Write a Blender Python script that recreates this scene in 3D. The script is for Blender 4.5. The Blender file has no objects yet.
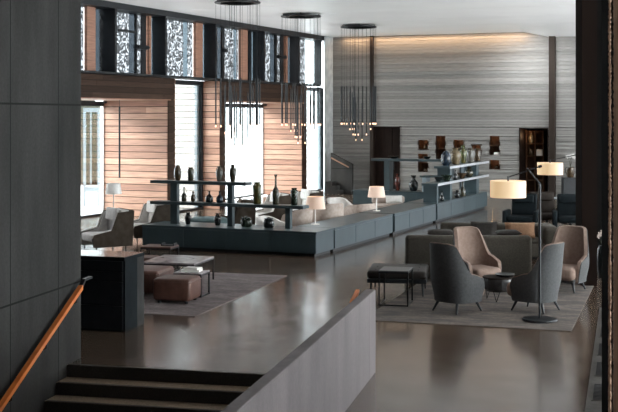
import bpy, bmesh, math, random
from mathutils import Vector, Matrix
R = math.radians
rnd = random.Random(7)
SC = bpy.context.scene
COL = SC.collection
# ---------------------------------------------------------------- camera, sky, large lights, exposure
F = 1163.0                       # focal length in pixels of the 618 px wide frame
H = 3.05                         # eye height above the hall floor
YAW = math.atan2(501, 1163)      # the hall's long axis (+Y) lies 23.3 degrees right of the view
CA, SA = math.cos(YAW), math.sin(YAW)
cam_d = bpy.data.cameras.new('camera'); cam = bpy.data.objects.new('camera', cam_d); COL.objects.link(cam)
cam_d.sensor_width = 36; cam_d.lens = 36 * F / 618; cam_d.shift_y = -91 / 618; cam_d.clip_end = 500
cam.location = (0, 0, H); cam.rotation_euler = (R(90), 0, YAW)
SC.camera = cam
wd = bpy.data.worlds.new('world'); SC.world = wd; wd.use_nodes = True
bg = wd.node_tree.nodes['Background']; bg.inputs[0].default_value = (0.91, 0.955, 1.0, 1); bg.inputs[1].default_value = 9.0
sun_d = bpy.data.lights.new('sun', 'SUN'); sun_d.energy = 12; sun_d.angle = R(35); sun_d.color = (1, .97, .93); sun = bpy.data.objects.new('sun', sun_d); COL.objects.link(sun)
sun.rotation_euler = Vector((.74, .46, -.5)).to_track_quat('-Z', 'Y').to_euler()
SC.view_settings.view_transform = 'Standard'; SC.view_settings.look = 'None'
SC.view_settings.exposure = 0.0; SC.view_settings.gamma = 1.0; SC.view_settings.use_curve_mapping = False

def W(X, Z):                     # camera-relative right / forward metres -> hall ground coordinates
    return (X * CA - Z * SA, X * SA + Z * CA)
def AZ(px, Z): return W((px - 309) / F * Z, Z)
def G(px, py, z=0.0): return AZ(px, F * (H - z) / (py - 115))
def onX(px, x):                  # y where the sight line of column px meets the wall plane X = x
    k = (px - 309) / F; Z = x / (k * CA - SA); return Z * (k * SA + CA)
def onY(px, y):
    k = (px - 309) / F; Z = y / (k * SA + CA); return Z * (k * CA - SA)
def depth(x, y): return -x * SA + y * CA
def zat(py, Z): return H - (py - 115) / F * Z
def rot(theta): return YAW - R(theta)      # heading theta degrees clockwise from the view direction -> rotation about Z

def area(name, loc, rotn, sx, sy, power, color):
    l = bpy.data.lights.new(name, 'AREA'); l.shape = 'RECTANGLE'; l.size = sx; l.size_y = sy; l.energy = power; l.color = color
    o = bpy.data.objects.new(name, l); COL.objects.link(o); o.location = loc; o.rotation_euler = rotn; return o
def point(name, loc, power, color, radius=.03, parent=None):
    l = bpy.data.lights.new(name, 'POINT'); l.energy = power; l.color = color; l.shadow_soft_size = radius
    o = bpy.data.objects.new(name, l); COL.objects.link(o); o.location = loc
    if parent: o.parent = parent
    return o
WARM = (1.0, 0.62, 0.33)
YB = 43.0; XF = -17.55; ZC = 6.15
# assumed warm strip along the ceiling over the back wall, and an added light over its right end
area('assumed_cove_light', (-13.3, YB - .22, ZC - .04), (R(8), 0, 0), 7.4, .05, 75, WARM)
area('added_wall_wash_light', (-9.3, YB - 2.0, ZC - .16), (R(46), 0, 0), 1.8, .3, 72, (.95, .98, 1)).data.spread = R(110)  # added area light imitating a daylight wash; the ceiling above is closed

# added area light standing in for daylight through the assumed right window
area('added_right_light', (8.85, 26, 2.9), (0, R(90), 0), 5.0, 33, 2600, (1, .975, .95))
area('ceiling_fill_right', (3.2, 31, .06), (R(180), 0, 0), 5.5, 20, 2500, (.95, .98, 1))  # invented fill light facing up at the ceiling, out of view
area('ceiling_fill_facade', (XF + .1, 31.8, 4.25), (0, -R(180 - 42), 0), .05, 18, 112, (.95, .98, 1))  # added fill strip that brightens the ceiling near the facade
SC.cycles.sample_clamp_indirect = 6

# ---------------------------------------------------------------- materials
M = {}
def nt(name):
    m = bpy.data.materials.new(name); m.use_nodes = True; M[name] = m
    n = m.node_tree.nodes; l = m.node_tree.links
    return m, n, l, n['Principled BSDF']
def tex(n, l, coord='Object', scale=(1, 1, 1), rz=0):
    tc = n.new('ShaderNodeTexCoord'); mp = n.new('ShaderNodeMapping'); mp.inputs['Scale'].default_value = scale
    mp.inputs['Rotation'].default_value = (0, 0, rz)
    l.new(tc.outputs[coord], mp.inputs['Vector']); return mp.outputs[0]
def ramp(n, l, fac, c1, c2, p1=.35, p2=.65):
    r = n.new('ShaderNodeValToRGB'); r.color_ramp.elements[0].position = p1; r.color_ramp.elements[1].position = p2
    r.color_ramp.elements[0].color = (*c1, 1); r.color_ramp.elements[1].color = (*c2, 1); l.new(fac, r.inputs[0]); return r
def noise(n, l, vec, scale, detail=4):
    t = n.new('ShaderNodeTexNoise'); t.inputs['Scale'].default_value = scale; t.inputs['Detail'].default_value = detail
    l.new(vec, t.inputs['Vector']); return t.outputs['Fac']
def pm(name, c1, c2=None, scale=8, rough=.5, bump=0, metal=0, stretch=(1, 1, 1), bscale=None, spec=.5, p=(.35, .65)):
    m, n, l, b = nt(name)
    b.inputs['Roughness'].default_value = rough; b.inputs['Metallic'].default_value = metal; b.inputs['Specular IOR Level'].default_value = spec
    if c2 is None: c2 = tuple(min(1, c * 1.18) for c in c1)
    v = tex(n, l, scale=stretch)
    l.new(ramp(n, l, noise(n, l, v, scale), c1, c2, *p).outputs[0], b.inputs['Base Color'])
    if bump:
        bp = n.new('ShaderNodeBump'); bp.inputs['Strength'].default_value = bump; bp.inputs['Distance'].default_value = .01
        l.new(noise(n, l, v, bscale or scale * 6, 3), bp.inputs['Height']); l.new(bp.outputs[0], b.inputs['Normal'])
    return m
def island_mat(name, c1, c2, rough, grain, stretch, amount=.35, bump=.15):   # per board tone plus grain
    m, n, l, b = nt(name); b.inputs['Roughness'].default_value = rough
    g = n.new('ShaderNodeNewGeometry'); r = ramp(n, l, g.outputs['Random Per Island'], c1, c2, 0, 1)
    v = tex(n, l, scale=stretch); f = noise(n, l, v, grain, 5)
    mx = n.new('ShaderNodeMix'); mx.data_type = 'RGBA'; mx.blend_type = 'MULTIPLY'; mx.inputs['Factor'].default_value = 1
    k = ramp(n, l, f, (1 - amount,) * 3, (1 + amount * .3,) * 3, .3, .7)
    l.new(r.outputs[0], mx.inputs['A']); l.new(k.outputs[0], mx.inputs['B']); l.new(mx.outputs['Result'], b.inputs['Base Color'])
    bp = n.new('ShaderNodeBump'); bp.inputs['Strength'].default_value = bump; bp.inputs['Distance'].default_value = .01
    l.new(f, bp.inputs['Height']); l.new(bp.outputs[0], b.inputs['Normal'])
    return m
def emis(name, col, s, base=(.9, .8, .7)):
    m, n, l, b = nt(name); b.inputs['Base Color'].default_value = (*base, 1); b.inputs['Roughness'].default_value = .8
    b.inputs['Emission Color'].default_value = (*col, 1); b.inputs['Emission Strength'].default_value = s; return m

# floor: ground and polished concrete with fine aggregate and cloudy sheen
m, n, l, b = nt('polished_concrete'); v = tex(n, l)
big = noise(n, l, v, .55, 5); fine = noise(n, l, v, 34, 3)
ra = ramp(n, l, big, (.058, .041, .031), (.088, .065, .050), .3, .7); rb = ramp(n, l, fine, (.6, .6, .6), (1.55, 1.48, 1.38), .34, .7)
mx = n.new('ShaderNodeMix'); mx.data_type = 'RGBA'; mx.blend_type = 'MULTIPLY'; mx.inputs['Factor'].default_value = 1
l.new(ra.outputs[0], mx.inputs['A']); l.new(rb.outputs[0], mx.inputs['B']); l.new(mx.outputs['Result'], b.inputs['Base Color'])
rr = ramp(n, l, noise(n, l, v, 1.6, 7), (.12, .12, .12), (.22, .22, .22), .2, .8); l.new(rr.outputs[0], b.inputs['Roughness'])
# cast concrete with shutter joints every panel
def cast(name, c1, c2, pw, ph, oz, rough=.6, ox=0.0):
    m, n, l, b = nt(name); b.inputs['Roughness'].default_value = rough
    v = tex(n, l); v2 = tex(n, l, scale=(1, 1, .22))
    r1 = ramp(n, l, noise(n, l, v2, 2.2, 7), c1, c2, .3, .72)
    r2 = ramp(n, l, noise(n, l, v, 26, 3), (.86,) * 3, (1.08,) * 3, .3, .7)
    mx = n.new('ShaderNodeMix'); mx.data_type = 'RGBA'; mx.blend_type = 'MULTIPLY'; mx.inputs['Factor'].default_value = 1
    l.new(r1.outputs[0], mx.inputs['A']); l.new(r2.outputs[0], mx.inputs['B'])
    sp = n.new('ShaderNodeSeparateXYZ'); tc = n.new('ShaderNodeTexCoord'); l.new(tc.outputs['Object'], sp.inputs[0])
    def joint(out, period, off):
        a = n.new('ShaderNodeMath'); a.operation = 'ADD'; a.inputs[1].default_value = off + 100 * period; l.new(out, a.inputs[0])
        d = n.new('ShaderNodeMath'); d.operation = 'MODULO'; d.inputs[1].default_value = period; l.new(a.outputs[0], d.inputs[0])
        c = n.new('ShaderNodeMath'); c.operation = 'LESS_THAN'; c.inputs[1].default_value = .022; l.new(d.outputs[0], c.inputs[0]); return c.outputs[0]
    ad = n.new('ShaderNodeMath'); ad.operation = 'MAXIMUM'
    l.new(joint(sp.outputs['Y'], pw, ox), ad.inputs[0]); l.new(joint(sp.outputs['Z'], ph, oz), ad.inputs[1])
    m2 = n.new('ShaderNodeMix'); m2.data_type = 'RGBA'; m2.inputs['B'].default_value = (*[c * .45 for c in c1], 1)
    l.new(ad.outputs[0], m2.inputs['Factor']); l.new(mx.outputs['Result'], m2.inputs['A']); l.new(m2.outputs['Result'], b.inputs['Base Color'])
    bp = n.new('ShaderNodeBump'); bp.inputs['Strength'].default_value = .12; bp.inputs['Distance'].default_value = .01
    l.new(noise(n, l, v, 40, 4), bp.inputs['Height']); l.new(bp.outputs[0], b.inputs['Normal']); return m
cast('dark_cast_concrete', (.022, .022, .0215), (.048, .047, .0455), 1.22, 2.21, -.954, .65, .253)
M['dark_cast_concrete'].node_tree.nodes['Principled BSDF'].inputs['Specular IOR Level'].default_value = .05
cast('pale_cast_concrete', (.062, .051, .052), (.125, .105, .107), 50, 50, 20)
pm('column_concrete', (.26, .29, .3), (.4, .43, .44), 3, .7, .1)
pm('stair_stone', (.16, .115, .078), (.31, .23, .16), 45, .55, .1)
pm('stair_nosing', (.02, .018, .016), (.04, .035, .03), 60, .6)
pm('ceiling_white', (.86, .86, .86), (.9, .9, .9), .6, .4)
pm('ceiling_joint', (.16, .16, .16), None, 3, .8)
island_mat('stained_wood', (.034, .0185, .012), (.066, .038, .026), .6, 3.0, (.6, .6, 9))
M['stained_wood'].node_tree.nodes['Principled BSDF'].inputs['Specular IOR Level'].default_value = .15
island_mat('cladding_wood', (.25, .112, .070), (.50, .285, .195), .5, 3.0, (.6, .6, 9))
island_mat('sunlit_pale_wood', (.55, .52, .49), (.68, .65, .62), .6, 3.0, (.6, .6, 9), .2)  # sunlit white of the outer planks put into a paler wood colour
island_mat('board_concrete', (.165, .159, .149), (.245, .237, .225), .8, 7.0, (.5, 1, 6), .22, .2)
pm('black_metal', (.006, .008, .010), (.011, .013, .016), 6, .45, spec=.3)
pm('frame_bluegrey', (.18, .22, .25), (.24, .29, .32), 5, .5)
pm('teal_lacquer', (.033, .050, .057), (.040, .060, .068), 3, .33, spec=.4)
pm('lit_edge_metal', (.42, .43, .45), (.5, .51, .53), 6, .35, metal=.6)  # light from the right on the slab edges, put into a pale metal strip
pm('dark_brown_panel', (.0085, .0055, .0045), (.012, .008, .0065), 4, .9, stretch=(1, 1, .1), spec=.02)
M['dark_brown_panel'].node_tree.nodes['Principled BSDF'].inputs['Base Color'].default_value = (.01, .007, .006, 1)
pm('brown_post', (.022, .016, .013), None, 4, .7, spec=.1)
pm('door_wood', (.008, .0045, .0035), (.014, .008, .006), 3, .7, stretch=(6, 6, .5), spec=.1)
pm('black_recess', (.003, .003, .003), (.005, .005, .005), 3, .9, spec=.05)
pm('niche_wood', (.05, .022, .011), (.085, .04, .02), 5, .6, spec=.2)
pm('rail_wood', (.58, .15, .03), (.72, .22, .05), 5, .3, stretch=(1, 1, 1))
pm('shell_fabric', (.040, .042, .044), (.056, .058, .060), 30, .85, .25, bscale=260)
pm('cream_fabric', (.185, .127, .100), (.225, .16, .13), 20, .9, .25, bscale=260)
pm('ivory_fabric', (.34, .28, .24), (.42, .35, .31), 14, .9, .2, bscale=200)
pm('white_fabric', (.5, .48, .46), (.6, .58, .555), 12, .9, .2, bscale=200)
pm('taupe_leather', (.040, .031, .023), (.060, .048, .038), 7, .85, .12, spec=.1)
pm('beige_fabric', (.40, .33, .29), (.5, .42, .37), 14, .9, .2, bscale=200)
pm('sofa_fabric', (.032, .027, .020), (.050, .043, .033), 40, .95, .35, bscale=220)
pm('sofa_cushion_dark', (.016, .013, .011), (.025, .021, .018), 30, .9, .3)
pm('tan_cushion_fabric', (.19, .10, .055), (.25, .14, .08), 25, .9, .3)
pm('black_leather', (.010, .008, .007), (.018, .015, .013), 9, .5, .2, spec=.3)
pm('brown_leather', (.075, .032, .022), (.11, .050, .036), 9, .45, .2)
pm('recliner_leather', (.004, .0065, .008), (.007, .0105, .0125), 7, .75, .1, spec=.08)
pm('recliner_brown', (.017, .0135, .011), (.025, .02, .017), 8, .8, .1, spec=.1)
pm('sage_fabric', (.05, .085, .09), (.075, .12, .125), 20, .9, .2)
pm('table_top_stone', (.20, .18, .19), (.34, .31, .32), 7, .25)
pm('slate_top', (.045, .052, .055), (.055, .062, .066), 5, .35)
pm('dark_drum', (.02, .02, .022), (.045, .045, .047), 12, .35, .8, bscale=22)
pm('brown_side_wood', (.19, .10, .06), (.27, .15, .1), 4, .45, stretch=(1, 9, 1))
pm('lamp_stem_white', (.75, .74, .72), None, 4, .4)
pm('white_shade', (.8, .79, .77), None, 4, .8)
pm('paper', (.78, .76, .72), None, 4, .7)
pm('paving', (.68, .68, .67), (.78, .78, .77), 1.5, .8)
pm('hedge_leaf', (.012, .017, .008), (.035, .04, .018), 6, .8, .5)
pm('earth_bank', (.03, .022, .014), (.06, .045, .03), 2, .9, .4)
pm('exterior_white', (.7, .7, .7), (.8, .8, .8), 2, .8)
pm('desk_lacquer', (.007, .009, .0105), (.010, .013, .015), 4, .8, spec=.06)
pm('desk_side_board', (.028, .028, .027), (.04, .04, .039), 5, .8, spec=.1)
pm('desk_top_stone', (.10, .08, .074), (.13, .105, .096), 2, .12)
pm('grille_metal', (.008, .008, .008), None, 6, .7, spec=.1)
pm('grille_stone', (.045, .042, .037), (.065, .06, .055), 14, .8, spec=.1)
pm('rough_timber', (.23, .135, .085), (.36, .22, .15), 8, .8, .8, stretch=(1, 1, .15), bscale=12)
m = emis('glow_shade', (1.0, .68, .36), .6, (.62, .52, .40))
m = emis('glow_shade_soft', (1.0, .58, .36), .22, (.62, .50, .43))
m = emis('bulb_tip', (1.0, .52, .28), 2.0)
m = emis('lit_shelf', (1.0, .5, .18), .35, (.5, .3, .15))
GL = {'vase_green': ((.05, .075, .03), (.24, .2, .06)), 'vase_olive': ((.02, .025, .018), (.12, .105, .06)), 'vase_black': ((.008, .012, .014), (.03, .04, .042)),
      'vase_brown': ((.035, .022, .012), (.2, .13, .07)), 'vase_blue': ((.012, .022, .04), (.04, .07, .11)), 'vase_grey': ((.1, .1, .09), (.36, .33, .28)),
      'vase_red': ((.02, .012, .01), (.3, .05, .03)), 'vase_cream': ((.12, .08, .04), (.45, .36, .22)), 'vase_darkgreen': ((.01, .022, .016), (.05, .075, .05))}
for k, (a, b_) in GL.items(): pm(k, tuple(c * .7 for c in a), tuple(c * .34 for c in b_), 14, .25, .15, stretch=(1, 1, .6), bscale=30)
# rugs: faded woven pattern
def rugm(name, c1, c2, c3):
    m, n, l, b = nt(name); b.inputs['Roughness'].default_value = .95; v = tex(n, l); v2 = tex(n, l, scale=(1, 2.6, 1))
    r1 = ramp(n, l, noise(n, l, v2, 1.3, 8), c1, c2, .38, .62); r2 = ramp(n, l, noise(n, l, v, 18, 4), (.75,) * 3, (1.15,) * 3)
    mx = n.new('ShaderNodeMix'); mx.data_type = 'RGBA'; mx.blend_type = 'MULTIPLY'; mx.inputs['Factor'].default_value = 1
    l.new(r1.outputs[0], mx.inputs['A']); l.new(r2.outputs[0], mx.inputs['B'])
    m2 = n.new('ShaderNodeMix'); m2.data_type = 'RGBA'; m2.inputs['B'].default_value = (*c3, 1)
    l.new(ramp(n, l, noise(n, l, v2, 3.1, 6), (0, 0, 0), (.8, .8, .8), .5, .66).outputs[0], m2.inputs['Factor'])
    l.new(mx.outputs['Result'], m2.inputs['A']); l.new(m2.outputs['Result'], b.inputs['Base Color'])
rugm('rug_warm', (.055, .044, .038), (.125, .098, .083), (.036, .034, .034))
rugm('rug_mauve', (.12, .095, .095), (.18, .145, .14), (.09, .072, .072))
# glass
def glassm(name, tint, refl=.08):
    m = bpy.data.materials.new(name); m.use_nodes = True; M[name] = m; n = m.node_tree.nodes; l = m.node_tree.links; n.clear()
    o = n.new('ShaderNodeOutputMaterial'); t = n.new('ShaderNodeBsdfTransparent'); t.inputs[0].default_value = (*tint, 1)
    g = n.new('ShaderNodeBsdfGlossy'); g.inputs['Roughness'].default_value = .02; lw = n.new('ShaderNodeLayerWeight'); lw.inputs[0].default_value = .25
    mu = n.new('ShaderNodeMath'); mu.operation = 'MULTIPLY'; mu.inputs[1].default_value = .6; l.new(lw.outputs['Fresnel'], mu.inputs[0])
    mx = n.new('ShaderNodeMixShader'); l.new(mu.outputs[0], mx.inputs[0]); l.new(t.outputs[0], mx.inputs[1]); l.new(g.outputs[0], mx.inputs[2]); l.new(mx.outputs[0], o.inputs[0]); return m
glassm('clear_glass', (.93, .97, .97))
glassm('tinted_glass', (.5, .51, .52))
glassm('grey_glass', (.16, .18, .195))
glassm('blue_glass', (.27, .31, .33))
def screenm(name, scale, thr):
    m = bpy.data.materials.new(name); m.use_nodes = True; M[name] = m; n = m.node_tree.nodes; l = m.node_tree.links; b = n['Principled BSDF']
    b.inputs['Base Color'].default_value = (.10, .11, .12, 1); b.inputs['Metallic'].default_value = .2; b.inputs['Roughness'].default_value = .5
    v = tex(n, l); vo = n.new('ShaderNodeTexVoronoi'); vo.inputs['Scale'].default_value = scale; l.new(v, vo.inputs['Vector']); f = vo.outputs['Color']
    c = ramp(n, l, f, (0, 0, 0), (1, 1, 1), thr - .03, thr + .03)
    t = n.new('ShaderNodeBsdfTransparent'); t.inputs[0].default_value = (.37, .38, .385, 1); mx = n.new('ShaderNodeMixShader')
    l.new(c.outputs[0], mx.inputs[0]); l.new(b.outputs[0], mx.inputs[1]); l.new(t.outputs[0], mx.inputs[2]); l.new(mx.outputs[0], n['Material Output'].inputs[0])
screenm('perforated_metal', 21, .53)

# ---------------------------------------------------------------- mesh helpers
class MB:
    def __init__(s, mat=None): s.bm = bmesh.new(); s.T = mat or Matrix.Identity(4)
    def v(s, p): return s.bm.verts.new(s.T @ Vector(p))
    def face(s, vs):
        try: return s.bm.faces.new(vs)
        except ValueError: return None
    def box(s, x0, x1, y0, y1, z0, z1, bev=0, seg=2):
        vs = [s.v((x, y, z)) for z in (z0, z1) for y in (y0, y1) for x in (x0, x1)]
        fs = [s.face([vs[i] for i in q]) for q in ((0, 2, 3, 1), (4, 5, 7, 6), (0, 1, 5, 4), (2, 6, 7, 3), (0, 4, 6, 2), (1, 3, 7, 5))]
        if bev:
            es = {e for f in fs for e in f.edges}
            bmesh.ops.bevel(s.bm, geom=list(es), offset=bev, segments=seg, affect='EDGES', profile=.5)
        return s
    def prism(s, pts, z0, z1):
        a = [s.v((x, y, z0)) for x, y in pts]; b = [s.v((x, y, z1)) for x, y in pts]; N = len(pts)
        s.face(a[::-1]); s.face(b)
        for i in range(N): s.face([a[i], a[(i + 1) % N], b[(i + 1) % N], b[i]])
        return s
    def prism_x(s, pts, x0, x1):                     # outline in (y, z), swept along x
        a = [s.v((x0, y, z)) for y, z in pts]; b = [s.v((x1, y, z)) for y, z in pts]; N = len(pts)
        s.face(a[::-1]); s.face(b)
        for i in range(N): s.face([a[i], a[(i + 1) % N], b[(i + 1) % N], b[i]])
        return s
    def lathe(s, prof, cx=0, cy=0, z0=0, n=24):
        rings = [[s.v((cx + r * math.cos(2 * math.pi * i / n), cy + r * math.sin(2 * math.pi * i / n), z0 + z)) for i in range(n)] for r, z in prof]
        for a, b in zip(rings, rings[1:]):
            for i in range(n): s.face([a[i], a[(i + 1) % n], b[(i + 1) % n], b[i]])
        s.face(rings[0][::-1]); s.face(rings[-1]); return s
    def bar(s, p, q, r0, r1=None, n=10):
        r1 = r0 if r1 is None else r1; p = Vector(p); q = Vector(q); d = (q - p).normalized()
        u = d.orthogonal().normalized(); w = d.cross(u)
        a = [s.v(p + (u * math.cos(2 * math.pi * i / n) + w * math.sin(2 * math.pi * i / n)) * r0) for i in range(n)]
        b = [s.v(q + (u * math.cos(2 * math.pi * i / n) + w * math.sin(2 * math.pi * i / n)) * r1) for i in range(n)]
        s.face(a[::-1]); s.face(b)
        for i in range(n): s.face([a[i], a[(i + 1) % n], b[(i + 1) % n], b[i]])
        return s
    def path(s, pts, r, n=8):
        for p, q in zip(pts, pts[1:]): s.bar(p, q, r, r, n)
        return s
    def grid2(s, A, B):                              # closed slab between two equal point grids
        ni, nj = len(A), len(A[0]); a = [[s.v(p) for p in row] for row in A]; b = [[s.v(p) for p in row] for row in B]
        for i in range(ni - 1):
            for j in range(nj - 1):
                s.face([a[i][j], a[i + 1][j], a[i + 1][j + 1], a[i][j + 1]]); s.face([b[i][j], b[i][j + 1], b[i + 1][j + 1], b[i + 1][j]])
        for i in range(ni - 1):
            s.face([a[i][0], b[i][0], b[i + 1][0], a[i + 1][0]]); s.face([a[i][-1], a[i + 1][-1], b[i + 1][-1], b[i][-1]])
        for j in range(nj - 1):
            s.face([a[0][j], a[0][j + 1], b[0][j + 1], b[0][j]]); s.face([a[-1][j], b[-1][j], b[-1][j + 1], a[-1][j + 1]])
        return s
    def build(s, name, mat, parent=None, smooth=False, sub=0, loc=None, rz=0):
        bmesh.ops.recalc_face_normals(s.bm, faces=s.bm.faces[:])
        me = bpy.data.meshes.new(name); s.bm.to_mesh(me); s.bm.free()
        me.materials.append(M[mat] if isinstance(mat, str) else mat)
        if smooth:
            for p in me.polygons: p.use_smooth = True
            if not sub:
                try: me.set_sharp_from_angle(angle=R(40))
                except Exception: pass
        o = bpy.data.objects.new(name, me); COL.objects.link(o)
        if parent: o.parent = parent
        if loc: o.location = loc; o.rotation_euler = (0, 0, rz)
        if sub:
            md = o.modifiers.new('sub', 'SUBSURF'); md.levels = sub; md.render_levels = sub
        return o
def tag(o, label, cat, group=None, kind=None):
    o['label'] = label; o['category'] = cat
    if group: o['group'] = group
    if kind: o['kind'] = kind
    return o
def thing(name, label, cat, loc=(0, 0, 0), rz=0, group=None):
    o = bpy.data.objects.new(name, None); o.empty_display_size = .1; COL.objects.link(o); o.location = loc; o.rotation_euler = (0, 0, rz)
    return tag(o, label, cat, group)
def struct(o): o['kind'] = 'structure'; return o
def sroot(name, loc=(0, 0, 0), rz=0):
    o = bpy.data.objects.new(name, None); COL.objects.link(o); o.location = loc; o.rotation_euler = (0, 0, rz); return struct(o)
def copy_thing(src, label, loc, rz, group=None):
    r = src.copy(); COL.objects.link(r); r.location = loc; r.rotation_euler = (0, 0, rz); r['label'] = label
    if group: r['group'] = group
    for ch in list(src.children):
        c = ch.copy(); COL.objects.link(c); c.parent = r
        for g in list(ch.children):
            d = g.copy(); COL.objects.link(d); d.parent = c
    return r
def copy_as(first, src, label, loc, rz, group=None):
    if first: src.location = loc; src.rotation_euler = (0, 0, rz); src['label'] = label; return src
    return copy_thing(src, label, loc, rz, group)
def planks(mb, axis, c, sgn, a0, a1, z0, z1, ph, th=.03, gap=.02):
    z = z0; nrow = max(1, round((z1 - z0) / ph)); ph = (z1 - z0) / nrow
    for r in range(nrow):
        cuts = [a0]; p = a0 + rnd.uniform(1.5, 4)
        while p < a1 - .5: cuts.append(p); p += rnd.uniform(2.5, 4.5)
        cuts.append(a1)
        for p, q in zip(cuts, cuts[1:]):
            u0, u1 = (c, c + sgn * th) if sgn > 0 else (c - th, c)
            if axis == 'x': mb.box(u0, u1, p + .002, q - .002, z + gap / 2, z + ph - gap / 2)
            else: mb.box(p + .002, q - .002, u0, u1, z + gap / 2, z + ph - gap / 2)
        z += ph

# ================================================================ STRUCTURE
# stair frame: u runs right along the steps, v runs into the hall
SANG = R(12.8)
def S(u, v): return W(-2.955 + u * math.cos(SANG) + v * math.sin(SANG), 14.2 - u * math.sin(SANG) + v * math.cos(SANG))
SRZ = rot(12.8); S0 = (*S(0, 0), 0)
# floor with the stairwell cut out: three slabs meeting round it
fb = MB()
far = 44.5
pA, pB = S(-12, 0), S(0, 0); pC = S(3.63, 0); pD = S(3.63, -15)
fb.prism([S(-14, .0), S(3.63, 0), S(3.63, -16), (9, -6), (9, far), (-17.9, far), (-19.9, 31), (-19.9, 22)], -.3, 0)
fb.prism([S(-14, -.01), S(-14, -24), S(-.9, -24), S(-.9, -.01)], -.3, 0)
struct(fb.build('floor', 'polished_concrete'))
lb = MB(); lb.box(-14, 6, -8, 22, -2.6, -2.4); struct(lb.build('floor_lower', 'polished_concrete'))
# stairs
sr = sroot('stairs', S0, SRZ)
st = MB(); ns = MB()
for k in range(8):
    z = -.147 * (k + 1); v1 = -.31 * k
    st.box(.0, 3.6, v1 - .31, v1 - .004 if k == 0 else v1, z - .35, z)
    ns.box(.0, 3.6, v1 - .004, v1 + .004, z + .002, z + .147 - .002)
st.build('treads', 'stair_stone', sr); ns.build('risers', 'stair_nosing', sr)
nb = MB()
for k in range(7): nb.box(.02, 3.58, -.31 * (k + 1), -.31 * (k + 1) + .045, -.147 * (k + 1), -.147 * (k + 1) + .004)
nb.box(.02, 3.58, .006, .05, 0, .003)
nb.build('nosing', 'stair_nosing', sr)
# parapet
p = MB(); p.box(3.62, 3.74, -14, .45, -2.4, .98, .008, 1)
struct(p.build('wall_parapet', 'pale_cast_concrete', loc=S0, rz=SRZ))
# dark concrete wall on the left of the stairs
w = MB(); w.box(-.9, 0, -16, .42, -2.4, ZC, .01, 1)
struct(w.build('wall_left', 'dark_cast_concrete', loc=S0, rz=SRZ))
# ceiling: white boards with shadow joints running across the hall
c = MB(); y = -6.0
while y < 44:
    c.box(-18.2, 9, y, min(y + 2.965, 44.2), ZC, ZC + .05); y += 3.0
struct(c.build('ceiling', 'ceiling_white'))
c = MB(); c.box(-18.2, 9, -6, 44.2, ZC + .03, ZC + .3); struct(c.build('ceiling_slab', 'ceiling_joint'))
# soffit that slopes down to the right over the end of the back wall
x0, x1, x2 = onY(523, YB), onY(549, YB), onY(600, YB)
c = MB(); a = [c.v(q) for q in ((x0, YB, ZC - .002), (x1, YB, ZC - .22), (x2, YB, ZC - .22), (x2, YB - 4, ZC - .002), (x0 + .3, YB - 2, ZC - .002))]
b2 = [c.v((q.co.x, q.co.y, ZC + .04)) for q in a]; c.face(a)
for i in range(5): c.face([a[i], a[(i + 1) % 5], b2[(i + 1) % 5], b2[i]])
struct(c.build('ceiling_soffit', 'ceiling_white'))
# hall wall behind the viewer and wall on the right
w = MB(); w.box(-18, 9, -6.3, -6, -2.4, ZC); struct(w.build('wall_rear', 'dark_cast_concrete'))
w = MB(); w.box(9, 9.3, -6, 9, -2.4, ZC); w.box(9, 9.3, 9, 43.6, -.3, .3); w.box(9, 9.3, 9, 43.6, 5.5, ZC); struct(w.build('wall_right', 'dark_brown_panel'))
we = sroot('window_13')  # added window, hidden behind the column, put in for its light
g = MB()
for k in range(5): g.box(-6.6 + k * 2.75, -6.5 + k * 2.75, YB - .02, YB + .1, .3, 5.4)
g.build('window_frame', 'black_metal', we)
g = MB(); g.box(-6.55, 4.5, YB + .03, YB + .05, .3, 5.4); g.build('pane', 'tinted_glass', we)
wr = sroot('window_1')  # assumed window, out of view; light from the right suggests it
g = MB()
for k in range(11): g.box(9.0, 9.2, 9 + k * 3.4, 9.12 + k * 3.4, .3, 5.5)
g.build('window_frame', 'black_metal', wr)
g = MB(); g.box(9.08, 9.1, 9, 43.2, .3, 5.5); g.build('pane', 'clear_glass', wr)
w = MB(); w.box(-20.4, -18, -6, 21.8, 0, ZC); struct(w.build('wall_left_front', 'dark_cast_concrete'))

# back wall of board-marked concrete with openings
OPEN = []
def opening(px0, px1, py0, py1, floor=False):
    xa, xb = onY(px0, YB), onY(px1, YB); Z = depth((xa + xb) / 2, YB)
    o = (xa, xb, 0 if floor else zat(py1, Z), zat(py0, Z)); OPEN.append(o); return o
o_door = opening(374, 400, 126.5, 192, True)
niches = [opening(418.5, 427.8, 140, 149), opening(418.5, 427.8, 153.8, 172), opening(436, 445.3, 136, 161), opening(454, 463, 140, 155),
          opening(472, 481, 145.5, 158), opening(490, 499.3, 136, 155), opening(490, 499.3, 160, 169.3)]
OPEN.append((-6.6, 4.5, .3, 5.4))  # opening for the added end window
o_lib = opening(519.5, 548.5, 128, 198, True)
zs = {0.0, ZC}; z = 0
while z < ZC - .1: z += rnd.choice((.1, .1, .12, .15)); zs.add(min(z, ZC))
for o in OPEN: zs |= {o[2], o[3]}
zs = sorted(zs); w = MB()
for z0, z1 in zip(zs, zs[1:]):
    if z1 - z0 < .004: continue
    segs = [(onY(331, YB), 6.0)]
    for o in OPEN:
        if o[2] < (z0 + z1) / 2 < o[3]:
            segs = [q for (a_, b_) in segs for q in ((a_, min(b_, o[0])), (max(a_, o[1]), b_)) if q[1] - q[0] > .01]
    d = rnd.choice((0, .006, .012, .018, .035))
    for a_, b_ in segs: w.box(a_, b_, YB - d, YB + .2, z0 + .004, z1 - .004)
struct(w.build('wall_back', 'board_concrete'))
w = MB()
xs = [onY(331, YB)] + [q for o in (o_door, o_lib) for q in (o[0], o[1])] + [6.0]
w.box(-18, -6.6, YB + 1.2, YB + 1.4, 0, ZC + .3); struct(w.build('wall_back_core', 'black_recess'))
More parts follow.
